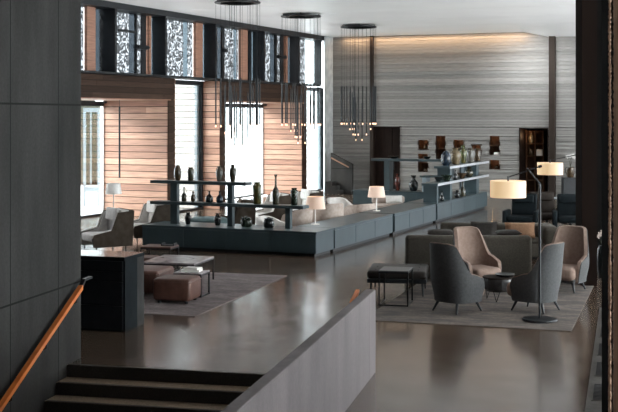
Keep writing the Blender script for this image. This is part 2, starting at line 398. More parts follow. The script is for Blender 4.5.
# door (dark timber) and slim full-height post
d1 = sroot('door_1'); xa, xb, za, zb = o_door; xm = xa + (xb - xa) * .67
q = MB(); q.box(xa, xm - .01, YB + .1, YB + .16, 0, zb); q.build('door_leaf', 'door_wood', d1)
q = MB(); q.box(xm + .01, xb, YB + .1, YB + .16, 0, zb); q.build('door_leaf', 'door_wood', d1)
q = MB(); q.box(xa, xa + .04, YB - .06, YB + .2, 0, zb); q.box(xb - .04, xb, YB - .06, YB + .2, 0, zb); q.box(xa, xb, YB - .06, YB + .2, zb - .04, zb); q.build('door_frame', 'door_wood', d1)
q = MB(); q.box(xm + .06, xm + .09, YB + .04, YB + .07, .9, 1.3); q.build('handle', 'black_metal', d1)
q = MB(); q.box(onY(371, YB), onY(374, YB), YB - .14, YB, 0, ZC); struct(q.build('trim_1', 'brown_post'))
q = MB(); q.box(onY(549, YB - .2), onY(555, YB - .2), YB - .25, YB - .05, 0, ZC - .2); struct(q.build('trim_2', 'brown_post'))
# lit niches
for i, (xa, xb, za, zb) in enumerate(niches):
    r = sroot('trim_niche_%d' % (i + 1)); q = MB()
    q.box(xa - .04, xa, YB, YB + .42, za - .04, zb + .04); q.box(xb, xb + .04, YB, YB + .42, za - .04, zb + .04)
    q.box(xa, xb, YB, YB + .42, za - .04, za); q.box(xa, xb, YB, YB + .42, zb, zb + .04); q.box(xa, xb, YB + .38, YB + .42, za, zb)
    if zb - za > .6: q.box(xa, xb, YB + .05, YB + .38, (za + zb) / 2 - .012, (za + zb) / 2 + .012)
    q.build('niche_lining', 'niche_wood', r)
    point('niche_light', ((xa + xb) / 2 - .06, YB + .12, zb - .05), 1.6, WARM, .02)
pk = ['vase_cream', 'vase_brown', 'paper', 'vase_grey', 'vase_cream', 'paper', 'vase_brown']
NL = ['upper square niche of the leftmost pair', 'lower niche of the leftmost pair', 'tall niche beside the leftmost pair', 'niche behind the patterned vases', 'niche above the rightmost vase of the far slab', 'tall niche nearest the library doorway', 'small square niche under the tall one near the library doorway']
for i, (xa, xb, za, zb) in enumerate(niches):
    q = MB(); cx = xa * .4 + xb * .6
    if i == 5 or i == 2: q.box(cx - .1, cx + .1, YB + .12, YB + .3, za, za + .1, .015)
    else: q.lathe([(.05, 0), (.09, .05), (.085, .1), (.04, .14), (.05, .16)], cx, YB + .2, za, 14)
    tag(q.build('ceramic_pot' if i not in (2, 5) else 'keepsake_box', pk[i], smooth=True), 'small object in the %s' % NL[i], 'ornament', 'ornaments in the back wall niches')
# library doorway: dark room with lit shelves
xa, xb, za, zb = o_lib
r = sroot('door_2'); q = MB(); q.box(xa, xa + .03, YB - .06, YB + 1.15, 0, zb); q.box(xb - .03, xb, YB - .06, YB + 1.15, 0, zb); q.box(xa, xb, YB - .06, YB + 1.15, zb - .03, zb); q.build('door_frame', 'door_wood', r)
bk = thing('bookcase', 'dark bookcase with warm lit shelves inside the doorway', 'bookcase', ((xa * .62 + xb * .38), YB + 1.0, 0))
wid = (xb - xa) * .62
q = MB(); q.box(-wid / 2, wid / 2, .1, .14, 0, zb - .1); q.build('back_panel', 'niche_wood', bk)
for x in (-wid / 2, 0.0, wid / 2 - .03): q = MB(); q.box(x, x + .03, -.3, .1, 0, zb - .1); q.build('upright', 'niche_wood', bk)
for k in range(6): q = MB(); q.box(-wid / 2 + .03, wid / 2 - .03, -.28, .1, .1 + k * .46, .13 + k * .46); q.build('shelf', 'niche_wood', bk)
point('bookcase_lamp', (bk.location.x - .2, YB + .45, zb - .3), 5, WARM, .04)
bx = bk.location.x
q = MB(); q.box(-.11, .11, -.09, .09, 0, .24, .01); tag(q.build('storage_box', 'paper', loc=(bx + wid * .24, YB + .85, .13 + 3 * .46)), 'pale box on a shelf inside the library doorway', 'box')
q = MB(); q.lathe([(.05, 0), (.11, .12), (.09, .28), (.045, .34), (.06, .40)], n=16); tag(q.build('shelf_vase', 'vase_cream', smooth=True, loc=(bx - wid * .25, YB + .85, .13 + 4 * .46)), 'pale tall vase lit on the top left shelf in the doorway', 'vase')
q = MB(); q.lathe([(.07, 0), (.11, .1), (.09, .2), (.06, .24)], n=16); tag(q.build('shelf_vase', 'vase_brown', smooth=True, loc=(bx - wid * .25, YB + .85, .13 + 3 * .46)), 'brown squat vase on the dim left shelf in the doorway', 'vase')
q = MB(); q.lathe([(.06, 0), (.1, .1), (.04, .2), (.05, .24)], n=16); tag(q.build('shelf_vase', 'vase_black', smooth=True, loc=(bx + wid * .25, YB + .85, .13 + 2 * .46)), 'black vase on the dim shelf under the pale box in the doorway', 'vase')
# corner column
xa = XF - .7
q = MB(); q.prism([(XF - .25, onX(323.5, XF - .25)), (XF + .12, onX(324.5, XF + .12)), (onY(333, YB - .02), YB - .02), (XF - .25, YB + .2)], 0, ZC); struct(q.build('wall_corner_column', 'column_concrete'))

# ---------------------------------------------------------------- facade
GZ = XF - .62
y_b1a, y_b1b = 23.4, onX(174, XF); y_b2a, y_b2b = onX(219, XF), onX(306, XF)
def bay(idx, ya, yb, dep):
    r = sroot('wall_bay_%d' % idx); t = .38; zt = 4.15; zs_ = 3.51
    q = MB()
    planks(q, 'x', XF, 1, ya, yb, zs_, zt, .16)                         # fascia
    planks(q, 'x', XF, 1, ya, ya + t, 0, zs_, .195); planks(q, 'x', XF, 1, yb - t, yb, 0, zs_, .195); q.build('fascia', 'stained_wood', r); q = MB()
    planks(q, 'y', ya, -1, GZ + .05, XF + .03, 0, zt, .195); planks(q, 'y', ya + t, 1, XF - dep, XF, 0, zs_, .195)
    planks(q, 'y', yb, 1, XF - dep, XF + .03, 0, zt, .195); planks(q, 'y', yb - t, -1, XF - dep, XF, 0, zs_ - .02, .195)
    q.build('cladding', 'cladding_wood', r)
    q = MB(); planks(q, 'y', ya, -1, XF - dep, GZ + .05, 0, zt, .195); q.build('outer_cladding', 'sunlit_pale_wood', r)
    q = MB(); q.box(XF - dep, XF, ya, ya + t, 0, zt); q.box(XF - dep, XF, yb - t, yb, 0, zt); q.box(XF - dep, XF, ya + t, yb - t, zs_, zt); q.build('core', 'brown_post', r)
    q = MB(); 
    k = 0
    while XF - dep + k * .2 < XF - .01:
        q.box(XF - dep + k * .2 + .006, XF - dep + k * .2 + .194, ya + t + .03, yb - t - .03, zs_ - .025, zs_ + .001); k += 1
    q.build('soffit_boards', 'cladding_wood', r)
    # glazing at the outer end
    wn = sroot('window_%d' % (idx + 1)); q = MB(); xg = XF - dep
    q.box(xg - .06, xg + .06, ya + t + .03, yb - t - .03, zs_ - .19, zs_ - .04)
    q.box(xg - .06, xg + .06, ya + t + .03, yb - t - .03, 0, .06)
    q.build('window_frame', 'black_metal', wn)
    q = MB(); n_ = 4; L = yb - ya - 2 * t - .06
    for k in range(n_ + 1):
        yy = ya + t + .03 + L * k / n_; q.box(xg - .05, xg + .05, max(ya + t + .03, yy - .04), min(yb - t - .03, yy + .04), .06, zs_ - .19)
    q.build('window_post', 'exterior_white', wn)
    q = MB(); q.box(xg - .008, xg + .008, ya + t + .03, yb - t - .03, .06, zs_ - .19); q.build('pane', 'clear_glass', wn)
    q = MB(); q.box(xg + .3, xg + .36, ya + t + .03, yb - t - .35, zs_ - .11, zs_ - .05); q.build('curtain_track', 'black_metal', wn)
bay(1, y_b1a, y_b1b, 2.26)
bay(2, y_b2a, y_b2b, 1.65)
# glazing between and after the bays
def glaze(idx, ya, yb, post_end):
    wn = sroot('window_%d' % idx); q = MB()
    q.box(GZ - .06, GZ + .06, ya, yb, 4.0, 4.15); q.box(GZ - .06, GZ + .06, ya, yb, 0, .06); q.box(GZ - .05, GZ + .05, yb - .08, yb, .06, 4.0)
    q.build('window_frame', 'black_metal', wn)
    q = MB(); q.box(GZ - .16, GZ - .06, yb - .2, yb - .02, 0, 4.0) ; q.build('window_post', 'frame_bluegrey', wn)
    q = MB(); q.box(GZ - .008, GZ + .008, ya, yb - .08, .06, 4.0); q.build('pane', 'clear_glass', wn)
glaze(4, y_b1b + .03, y_b2a - .03, 0); glaze(5, y_b2b + .03, onX(323.5, GZ), 0)
# clerestory: fins, posts, perforated screens and tinted panes
ZT = ZC - .17
XG = XF - .45
q = MB(); q.box(XF - .62, XF + .02, 21.8, YB, ZT, ZC); q.box(XF - .66, XF + .16, 21.8, onX(321, XF + .16), 4.16, 4.22); struct(q.build('trim_clerestory_beams', 'black_metal'))
fins = [(117, .5), (167, .45), (217.3, .4), (265.3, .45), (300, .38), (322, .3)]
fy = [21.8] + [onX(px, XF) for px, _ in fins]
spec = [  # (px0, px1, kind) read on the glass plane, bay by bay
    [(60, 81, 'b'), (81, 83.5, 's'), (83.7, 92, 'w'), (92.3, 94, 'k'), (94, 100, 'g'), (100, 103, 's'), (103, 105.5, 'g')],
    [(117, 129, 's'), (129, 135, 'g'), (135, 136.5, 'k'), (136.5, 141, 's'), (141, 145.5, 'k'), (146, 148, 'w'), (148, 149, 'k'), (149, 154, 'b'), (154, 155.5, 'k'), (155.5, 158.3, 's')],
    [(167.8, 183, 's'), (183, 187.3, 'b'), (187.3, 192.5, 's'), (192.7, 199.6, 'w'), (199.6, 201.5, 'k'), (201.5, 204.6, 'b'), (204.6, 206.3, 'k'), (206.3, 210.5, 'b')],
    [(217.3, 221.5, 'g'), (221.5, 224, 'k'), (224, 233.5, 's'), (233.5, 236, 'b'), (236, 238, 's'), (238, 245, 'w'), (245.2, 248.4, 'g'), (248.4, 251, 'k'), (251, 255, 'b')],
    [(265.5, 270, 's'), (270, 274.6, 'g'), (274.6, 276.5, 'k'), (276.5, 280, 's'), (280, 283, 'k'), (283, 285, 'w'), (285.2, 290, 'g'), (290, 293, 's'), (293, 295, 'b')],
    [(300, 304.6, 's'), (304.8, 319, 'c')]]
KM = {'s': 'perforated_metal', 'w': 'cladding_wood', 'k': 'black_metal', 'g': 'grey_glass', 'b': 'blue_glass', 'c': 'clear_glass'}
KN = {'s': 'screen_panel', 'w': 'timber_post', 'k': 'mullion', 'g': 'grey_pane', 'b': 'blue_pane', 'c': 'clear_pane'}
for i, ((px, dep), items) in enumerate(zip(fins, spec)):
    wn = sroot('window_%d' % (6 + i)); q = MB(); yf_ = onX(px, XF)
    q.box(XF - dep, XF, yf_ - .1, yf_, 4.22, ZT); q.build('fin', 'black_metal', wn)
    for n_i, (a_, b_, kd) in enumerate(items):
        if n_i == 0 and i: a_ -= 4
        ya, yb = onX(a_, XG), onX(b_, XG); th = {'s': .006, 'w': .11, 'k': .05, 'g': .01, 'b': .01, 'c': .01}[kd]
        q = MB(); xo = XG + (.06 if kd == 'w' else 0); q.box(xo - th / 2, xo + th / 2, ya, yb, 4.22, ZT); q.build(KN[kd], KM[kd], wn)
for i, (a_, b_, zq) in enumerate(((133.5, 145.5, 5.03), (221, 224.5, 5.2), (276.5, 283.5, 5.2))):
    q = MB(); ya, yb = onX(a_, XG), onX(b_, XG); q.box(XG, XG + .12, ya, yb, zq - .06, zq + .06); q.bar((XG + .14, ya + .05, zq), (XG + .14, yb - .02, zq), .025)
    struct(q.build('trim_window_bar_%d' % (i + 1), 'black_metal'))
q = MB(); q.box(XG - .03, XG + .03, onX(117.5, XG), onX(135, XG), 5.42, 5.49); struct(q.build('trim_transom', 'black_metal'))
# outside: paving, bank and hedge, framed glass door of the building opposite
q = MB(); q.box(-60, XF + .0, -20, 80, -.32, -.1); struct(q.build('exterior_ground', 'paving'))
def blob(name, cx, cy, rx, ry, h, mat, label, cat):
    q = MB(); bmesh.ops.create_icosphere(q.bm, subdivisions=4, radius=1)
    for v in q.bm.verts:
        n_ = .12 * math.sin(v.co.x * 9 + cx) * math.cos(v.co.y * 7) + .1 * math.sin(v.co.z * 11 + v.co.x * 5) + rnd.uniform(-.04, .04)
        v.co *= (1 + n_); v.co = Vector((cx + v.co.x * rx, cy + v.co.y * ry, max(-.1, h * (v.co.z * .5 + .42))))
    o = q.build(name, mat, smooth=True); return tag(o, label, cat)
blob('shrub', *AZ(87, 53), 1.2, 1.6, 4.2, 'hedge_leaf', 'green bushy shrub growing outside the tall window at far left', 'shrub')
blob('earth_mound', *AZ(98, 60), 2.4, 2.6, 2.2, 'earth_bank', 'brown earth mound outside the tall window at far left', 'mound')
fr = sroot('window_12', (*AZ(91.5, 40), 0), rot(0)); pxm = 40 / F
q = MB(); q.box(-8.2 * pxm, -6 * pxm, 0, .12, -.1, zat(108, 40)); q.box(6 * pxm, 7.6 * pxm, 0, .12, -.1, zat(108, 40)); q.box(-6 * pxm, 6 * pxm, 0, .12, zat(112, 40), zat(108, 40)); q.box(-6 * pxm, 6 * pxm, 0, .12, zat(192, 40), zat(187, 40)); q.box(-1.2 * pxm, -.4 * pxm, 0, .12, zat(187, 40), zat(112, 40))
q.build('window_frame', 'frame_bluegrey', fr)
q = MB(); q.box(-6 * pxm, 6 * pxm, .05, .07, zat(187, 40), zat(112, 40)); q.build('pane', 'clear_glass', fr)

# ---------------------------------------------------------------- right side: dark column, dark alcove wall, rough timber posts, grille strip
def pole_box(name, px0, px1, Z, dep, z0, z1, mat):
    cx, cy = AZ((px0 + px1) / 2, Z); hw = (px1 - px0) / 2 / F * Z
    q = MB(); q.box(-hw, hw, 0, dep, z0, z1); return struct(q.build(name, mat, loc=(cx, cy, 0), rz=rot(0)))
pole_box('wall_dark_column', 582, 597, 20.7, .5, 0, ZC, 'dark_brown_panel')
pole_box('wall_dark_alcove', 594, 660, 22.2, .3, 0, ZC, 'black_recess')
CR = rot(15.3)
gs = MB(); q0 = G(606.5, 292); gl = (*G(594.4, 350), 0)
gs.box(-.01, .5, -7, 3.4, 0, .012); struct(gs.build('trim_grille_strip', 'grille_stone', loc=gl, rz=CR))
for i, yy in enumerate((-2.4, -1.2, 0, 1.25, 2.55)):
    g_ = thing('floor_grille', '', 'grille', (gl[0], gl[1], .012), CR, 'floor grilles in the stone strip')
    q = MB(); q.box(.04, .19, yy - .41, yy + .41, 0, .006); q.build('frame', 'grille_stone', g_)
    q = MB()
    for k in range(12): q.box(.055, .175, yy - .38 + k * .064, yy - .335 + k * .064, .006, .01)
    q.build('slats', 'grille_metal', g_); g_.name = 'floor_grille'
    g_['label'] = 'dark slotted floor grille in the stone strip, %s' % ('nearest the bottom of the photo', 'second from the bottom of the photo', 'midway along it', 'second from the dark column', 'closest to the dark column')[i]
def rough_post(px0, px1, Z, dep, label):
    q = MB(); cx, cy = AZ((px0 + px1) / 2, Z); hw = (px1 - px0) / 2 / F * Z; nz = 420
    A, B = [], []
    for i in range(nz):
        z = -.0 + i * (ZC) / (nz - 1); j1, j2 = rnd.uniform(-.006, .006), rnd.uniform(-.006, .006)
        A.append([(-hw + j1, 0, z), (hw + j2, 0, z)]); B.append([(-hw + j1, dep, z), (hw + j2, dep, z)])
    q.grid2(A, B); return struct(q.build('trim_rough_timber', 'rough_timber', loc=(cx, cy, 0), rz=rot(15)))
rough_post(608.6, 610.6, 11.2, .3, ''); rough_post(613.6, 626, 10.6, .3, '')
pole_box('wall_right_near', 608, 640, 11.6, .25, 0, ZC, 'black_recess')

# ================================================================ LARGE FURNITURE: counter (three lengths and two arms) with shelves
CT = .54
def counter(name, label, x0, x1, y0, y1, seams_x=(), seams_y=()):
    t = thing(name, label, 'counter', ((x0 + x1) / 2, (y0 + y1) / 2, 0), 0, 'low teal counters')
    cx, cy = t.location.x, t.location.y; a, b = x0 - cx, x1 - cx; c_, d = y0 - cy, y1 - cy
    q = MB(); q.box(a + .06, b - .06, c_ + .06, d - .06, 0, .07); q.build('plinth', 'black_metal', t)
    q = MB(); q.box(a, b, c_, d, .07, CT - .045); q.build('body', 'teal_lacquer', t)
    q = MB(); q.box(a - .012, b + .012, c_ - .012, d + .012, CT - .045, CT, .004, 1); q.build('worktop', 'teal_lacquer', t)
    for k in seams_y: q = MB(); q.box(b, b + .012, k[0] - cy, k[1] - cy, .09, CT - .06); q.build('drawer_front', 'teal_lacquer', t)
    for k in seams_x: q = MB(); q.box(k[0] - cx, k[1] - cx, c_ - .012, c_, .09, CT - .06); q.build('drawer_front', 'teal_lacquer', t)
    return t
def split(a, b, n, g=.008): return [(a + (b - a) * i / n + g, a + (b - a) * (i + 1) / n - g) for i in range(n)]
XL, XR, XI = -14.04, -9.72, -10.66
counter('low_counter', 'long low teal counter facing the viewer under the nearer vase shelf', XL, XR, 22.95, 23.95, split(XL, XR, 4))
counter('low_counter', 'low teal counter length running back from the near corner past the lit lamp', XI, XR, 23.99, 27.9, (), split(23.99, 27.9, 3))
counter('low_counter', 'middle low teal counter length along the open floor', XI, XR, 28.06, 31.6, (), split(28.06, 31.6, 3))
counter('low_counter', 'far low teal counter length carrying the far stepped shelves', XI, XR, 31.74, 37.3, (), split(31.74, 37.3, 4))
counter('low_counter', 'low teal counter at the far end behind the cream seats', XL, XI - .04, 36.3, 37.3, split(XL, XI - .04, 3))
# near shelf unit
Y0, Y1 = 23.26, 23.6; YM = (Y0 + Y1) / 2
xa, xb, xc = onY(150, Y0), onY(245.5, Y0), onY(303, Y0)
t = thing('vase_shelf', 'dark teal two-tier open shelf on the near counter carrying vases', 'shelf', (xa, YM, CT))
q = MB(); q.box(0, xb - xa, -.17, .17, .93, 1.0, .004, 1); q.build('shelf_board', 'teal_lacquer', t)
q = MB(); q.box(0, xc - xa, -.17, .17, .45, .52, .004, 1); q.build('shelf_board', 'teal_lacquer', t)
for pa, pb, z0, z1 in ((168, 174.5, 0, .45), (168, 174.5, .52, .93), (225, 230, 0, .45), (225, 230, .52, .93), (283, 288, 0, .45)):
    q = MB(); q.box(onY(pa, Y0) - xa, onY(pb, Y0) - xa, -.06, .06, z0, z1); q.build('upright', 'teal_lacquer', t)
S1, S2 = CT + 1.0, CT + .52
# far shelves
yq = 36.5; t = thing('vase_shelf', 'dark high shelf on one post over the far end counter', 'shelf', (onY(371, yq), yq + .22, CT))
x0 = onY(371, yq); q = MB(); q.box(0, XI - .06 - x0, -.22, .22, .98, 1.06, .004, 1); q.build('shelf_board', 'teal_lacquer', t)
q = MB(); q.box(onY(384, yq) - x0, onY(389, yq) - x0, -.2, .2, 0, .98); q.build('upright', 'teal_lacquer', t)
q = MB(); q.box(onY(419.5, yq) - x0, XI - .06 - x0, -.22, .22, .46, .53, .004, 1); q.build('shelf_board', 'teal_lacquer', t)
q = MB(); q.box(onY(422, yq) - x0, onY(426, yq) - x0, -.2, .2, 0, .46); q.build('upright', 'frame_bluegrey', t)
q = MB(); q.box(XI - .16 - x0, XI - .06 - x0, -.2, .2, .53, .98); q.build('upright', 'teal_lacquer', t)
t = thing('vase_shelf', 'stepped teal shelf of two long slabs on the far counter length', 'shelf', (-9.95, 34.4, CT))
U1, U2 = CT + 1.0, CT + .56
q = MB(); q.box(-.25, .24, 33.0 - 34.4, 37.5 - 34.4, .93, 1.0, .004, 1); q.build('shelf_board', 'teal_lacquer', t)
q = MB(); q.box(.24, .25, 33.0 - 34.4, 37.5 - 34.4, .93, 1.0); q.build('lit_edge_strip', 'lit_edge_metal', t)
q = MB(); q.box(-.25, .24, 31.78 - 34.4, 37.5 - 34.4, .49, .56, .004, 1); q.build('shelf_board', 'teal_lacquer', t)
q = MB(); q.box(.24, .25, 31.78 - 34.4, 37.5 - 34.4, .49, .56); q.build('lit_edge_strip', 'lit_edge_metal', t)
for ya, yb, xw0, xw1, z0, z1 in ((31.95, 32.1, -.24, .16, 0, .49), (33.3, 33.5, -.24, .16, 0, .49), (33.3, 33.5, -.24, .16, .56, .93), (34.95, 35.3, -.03, .03, 0, .49), (34.95, 35.3, -.03, .03, .56, .93), (36.1, 36.4, -.24, .2, 0, .49), (36.1, 36.4, -.24, .2, .56, .93)):
    q = MB(); q.box(xw0, xw1, ya - 34.4, yb - 34.4, z0, z1); q.build('upright', 'teal_lacquer', t)

# vases -----------------------------------------------------------------
PROF = {
 'shoulder': [(.26, 0), (.34, .08), (.48, .45), (.5, .62), (.36, .78), (.22, .85), (.24, .93), (.34, 1)],
 'bottle': [(.4, 0), (.48, .1), (.5, .35), (.42, .5), (.2, .62), (.13, .7), (.12, .9), (.2, 1)],
 'cylinder': [(.38, 0), (.44, .06), (.46, .5), (.5, .8), (.42, .88), (.3, .92), (.4, 1)],
 'round': [(.28, 0), (.4, .1), (.5, .35), (.46, .55), (.24, .7), (.18, .78), (.26, .96), (.3, 1)],
 'egg': [(.3, 0), (.42, .15), (.5, .42), (.46, .7), (.3, .9), (.16, .97), (.12, 1)],
 'jar': [(.38, 0), (.48, .12), (.5, .6), (.44, .72), (.36, .76), (.42, .84), (.42, .9), (.16, .94), (.1, 1)],
 'dish': [(.2, 0), (.24, .1), (.42, .7), (.5, 1), (.47, 1), (.3, .5)],
 'tallneck': [(.4, 0), (.46, .05), (.5, .35), (.42, .48), (.2, .58), (.14, .65), (.12, .9), (.2, .96), (.22, 1)],
}
def vase(kind, mat, w, h, x, y, z, label, handle=0, group=None, cat='vase', name=None):
    q = MB(); q.lathe([(r * w, zz * h) for r, zz in PROF[kind]], n=22)
    o = q.build(name or ('lidded_jar' if kind == 'jar' else 'dish' if kind == 'dish' else 'vase'), mat, smooth=True, loc=(x, y, z + .001)); tag(o, label, cat, group)
    for sg in ((1,) if handle == 1 else (1, -1) if handle == 2 else ()):
        q = MB(); pts = [(sg * w * (.22 + .28 * math.sin(a)), 0, h * (.72 + .18 * -math.cos(a))) for a in [i * math.pi / 8 for i in range(9)]]
        q.path(pts, w * .05, 6); q.build('handle', mat, o, smooth=True)
    return o
VG = 'ceramics on the near shelf'
def nv(px, z, h, w, kind, mat, label, handle=0, cat='vase'): vase(kind, mat, w, h, onY(px, YM), YM, z, label, handle, VG, cat)
nv(177.7, S1, .36, .17, 'egg', 'vase_brown', 'dark brown egg-shaped vase at the left end of the near top shelf')
nv(190.7, S1, .31, .15, 'cylinder', 'vase_olive', 'dark straight-sided vase, second from the left on the near top shelf')
nv(219.3, S1, .35, .16, 'shoulder', 'vase_grey', 'grey and brown shouldered vase, third from the left on the near top shelf', 2)
nv(232.7, S1, .39, .16, 'shoulder', 'vase_olive', 'tall olive vase with a gold neck at the right end of the near top shelf', 2)
nv(184, S2, .33, .12, 'tallneck', 'vase_olive', 'slim dark jug with a handle at the left end of the near second shelf', 1, 'jug')
nv(193, S2, .24, .11, 'round', 'vase_brown', 'small dark brown jug, second from the left on the near second shelf', 1, 'jug')
nv(209.3, S2, .27, .18, 'bottle', 'vase_black', 'round-bellied black bottle vase between the two jugs and the near shelf post')
nv(219.6, S2, .27, .16, 'bottle', 'vase_blue', 'dark blue bottle vase beside the right post under the near top shelf')
nv(257.2, S2, .49, .21, 'cylinder', 'vase_green', 'large green and yellow vase with a short neck on the near second shelf')
nv(275.7, S2, .67, .16, 'tallneck', 'vase_olive', 'tallest vase, long thin neck and brown and grey body, on the near second shelf')
nv(294.2, S2, .38, .17, 'cylinder', 'vase_darkgreen', 'dark vase with a turquoise neck at the right end of the near second shelf')
nv(188, CT, .28, .16, 'shoulder', 'vase_black', 'small black vase on the near counter beside the left post')
nv(217.6, CT, .28, .17, 'shoulder', 'vase_black', 'small black vase on the near counter left of the middle post')
nv(246.5, CT, .235, .26, 'jar', 'vase_darkgreen', 'black lidded jar on the near counter, the wider left one of two', 0, 'jar')
nv(268.8, CT, .235, .24, 'jar', 'vase_black', 'black lidded jar on the near counter, the right one beside the third post', 0, 'jar')
FG = 'ceramics on the far shelves'
def fv(px, py, z, h, w, kind, mat, label, cat='vase', handle=0):
    x = {455.3: -9.8, 446.5: -9.83, 462: -9.85, 462.6: -9.82, 469: -9.86, 457: -9.8}.get(px, -9.98); y = onX(px, x); vase(kind, mat, w, h, x, y, z, label, handle, FG, cat)
fv(446, 0, U1, .44, .31, 'egg', 'vase_blue', 'dark blue round vase at the near end of the far upper slab')
fv(455.5, 0, U1, .5, .34, 'shoulder', 'vase_cream', 'large cream and brown patterned vase on the far upper slab')
fv(463, 0, U1, .56, .24, 'shoulder', 'vase_green', 'tall green patterned vase in the middle of the far upper slab', handle=2)
fv(470.5, 0, U1, .44, .25, 'cylinder', 'vase_grey', 'pale vase with a dark top on the far upper slab')
fv(477.3, 0, U1, .42, .24, 'cylinder', 'vase_brown', 'dark brown straight vase at the far end of the far upper slab')
fv(455.3, 0, U2, .3, .13, 'bottle', 'vase_black', 'small black bottle vase on the far lower slab')
fv(462, 0, U2, .16, .3, 'dish', 'vase_brown', 'low dark bowl in the middle of the far lower slab', 'bowl')
fv(469, 0, U2, .32, .28, 'round', 'vase_olive', 'round dark patterned vase at the far end of the far lower slab')
fv(446.5, 0, U2, .18, .34, 'dish', 'vase_darkgreen', 'wide dark green dish on the far lower slab, larger of two', 'dish')
fv(438.5, 0, U2, .14, .26, 'dish', 'vase_black', 'small black dish at the near end of the far lower slab', 'dish')
fv(462.6, 0, CT, .46, .2, 'bottle', 'vase_olive', 'slender dark bottle vase on the counter under the far lower slab')
fv(457, 0, CT, .24, .16, 'round', 'vase_black', 'small dark round vase under the far lower slab beside the slender one')
vase('bottle', 'vase_black', .13, .28, -9.86, onX(442, -9.86), CT, 'little black bottle at the near edge of the counter under the far slabs', 0, FG)
vase('shoulder', 'vase_red', .2, .56, onY(397.5, 36.6), 36.6, CT, 'tall black vase with red streaks on the far end counter', 0, FG)
vase('round', 'vase_black', .32, .52, onY(413.5, 36.6), 36.6, CT, 'black bulbous vase on the far end counter', 0, FG)
vase('dish', 'vase_black', .42, .08, onY(394, 36.7), 36.7, CT + 1.06, 'flat black tray on the far high shelf above its post', 0, FG, 'tray', 'tray')
vase('dish', 'vase_black', .28, .08, onY(427, 36.7), 36.7, CT + 1.06, 'small black dish on the far high shelf towards the slabs', 0, FG, 'dish')

# ================================================================ reception desk at the end of the concrete wall
FR = 16.6
cx, cz = -2.59, 16.33
t = thing('reception_desk', 'dark drawer-fronted reception desk standing behind the concrete wall', 'desk', (*W(cx, cz), 0), rot(FR))
q = MB(); q.box(-2.4, 0, .02, .42, 0, 1.0); q.build('body', 'desk_lacquer', t)
q = MB(); q.box(-.38, -.006, .42, .66, .0, 1.0); q.box(-2.4, -.38, .42, .66, .0, 1.0); q.build('rear_board', 'desk_side_board', t)
q = MB(); q.box(-2.42, .0, .0, .66, 1.0, 1.045); q.build('top_frame', 'desk_lacquer', t)
q = MB(); q.box(-2.41, -.006, .006, .655, 1.045, 1.052); q.build('desktop', 'desk_top_stone', t)
for k, (z0, z1) in enumerate(((.02, .36), (.37, .70), (.71, .84), (.85, .99))):
    for xa, xb in ((-1.12, -.03), (-2.3, -1.14)): q = MB(); q.box(xa, xb, 0, .02, z0, z1); q.build('drawer', 'black_metal', t)

# ================================================================ rugs
q = MB(); q.box(-3.05, 0, 0, 5.4, 0, .012); tag(q.build('rug', 'rug_warm', loc=(*W(3.69, 16.36), 0), rz=rot(17.6)), 'faded brown and grey rug under the high-backed armchairs', 'rug')
q = MB(); q.box(-3.6, 0, 0, 4.66, 0, .012); tag(q.build('rug', 'rug_mauve', loc=(*W(-1.72, 17.56), 0), rz=rot(16.3)), 'mauve grey rug under the brown ottomans and low tables', 'rug')
RZ = .0125

# ================================================================ armchair builders
def smooth(a, b, x): t_ = min(1, max(0, (x - a) / (b - a))); return t_ * t_ * (3 - 2 * t_)
def shell_parts(root, hb=1.07, ha=.60, hf=.53, hw=.375, yb=.34, yf=.27, z0=.165, s1=.315, s2=.56, taper=.13, lean=.13, thick=.075, outer='shell_fabric', inner='cream_fabric', bot=.88):
    NU, NV = 41, 14
    def top(s):
        h = hb + (ha - hb) * smooth(s1, s2, s) + (hf - ha) * smooth(s2, .92, s)
        h -= .025 * hb * smooth(s1 * .45, s1 * 1.15, s) * (1 - smooth(s1, s2, s))
        return h - .22 * smooth(.9, 1.0, s) ** 2 * .6
    def plan(u, off):
        s = abs(u); sg = 1 if u >= 0 else -1
        if s <= .55:
            a = s / .55 * math.pi / 2; x = (hw - off) * math.sin(a) ** .85; y = -.04 - (yb - .04 - off) * math.cos(a) ** .85
        else:
            f = (s - .55) / .45; x = (hw - off) - .025 * f * f; y = -.04 + (yf + .04) * f
        return sg * x, y
    def grid(off, dz):
        Gd = []
        for i in range(NU):
            u = -1 + 2 * i / (NU - 1); row = []; x, y = plan(u, off); ht = top(abs(u)) + dz
            for j in range(NV):
                z = z0 + (ht - z0) * j / (NV - 1)
                k = bot + (1 - bot) * smooth(z0, z0 + .3, z); kx = k * (1 - taper * smooth(ha - .12, hb, z))
                back = smooth(.15, -.25, y) if False else max(0.0, min(1.0, (.1 - y) / .3))
                row.append((x * kx, y * k - lean * max(0, z - .38) * back, z))
            Gd.append(row)
        return Gd
    q = MB(); q.grid2(grid(0, 0), grid(thick * .22, -.002)); q.build('shell', outer, root, smooth=True)
    A, B = grid(thick * .22, .014), grid(thick, .008); q = MB(); q.grid2(A, B); q.build('padding', inner, root, smooth=True)
def high_chair(label):
    t = thing('armchair', label, 'armchair', group='high-backed armchairs on the faded rug')
    shell_parts(t)
    q = MB(); q.box(-.265, .265, -.2, .40, .21, .44, .08, 4); q.build('seat_cushion', 'cream_fabric', t, smooth=True)
    q = MB(); q.box(-.25, .25, -.2, .30, .155, .24, .02, 1); q.build('base', 'shell_fabric', t)
    for sx in (-1, 1):
        for ya, yb in ((.22, .29), (-.19, -.27)):
            q = MB(); q.bar((sx * .19, ya, .18), (sx * .25, yb, .004), .027, .014); q.build('leg', 'black_metal', t, smooth=True)
    return t
hc = high_chair('')
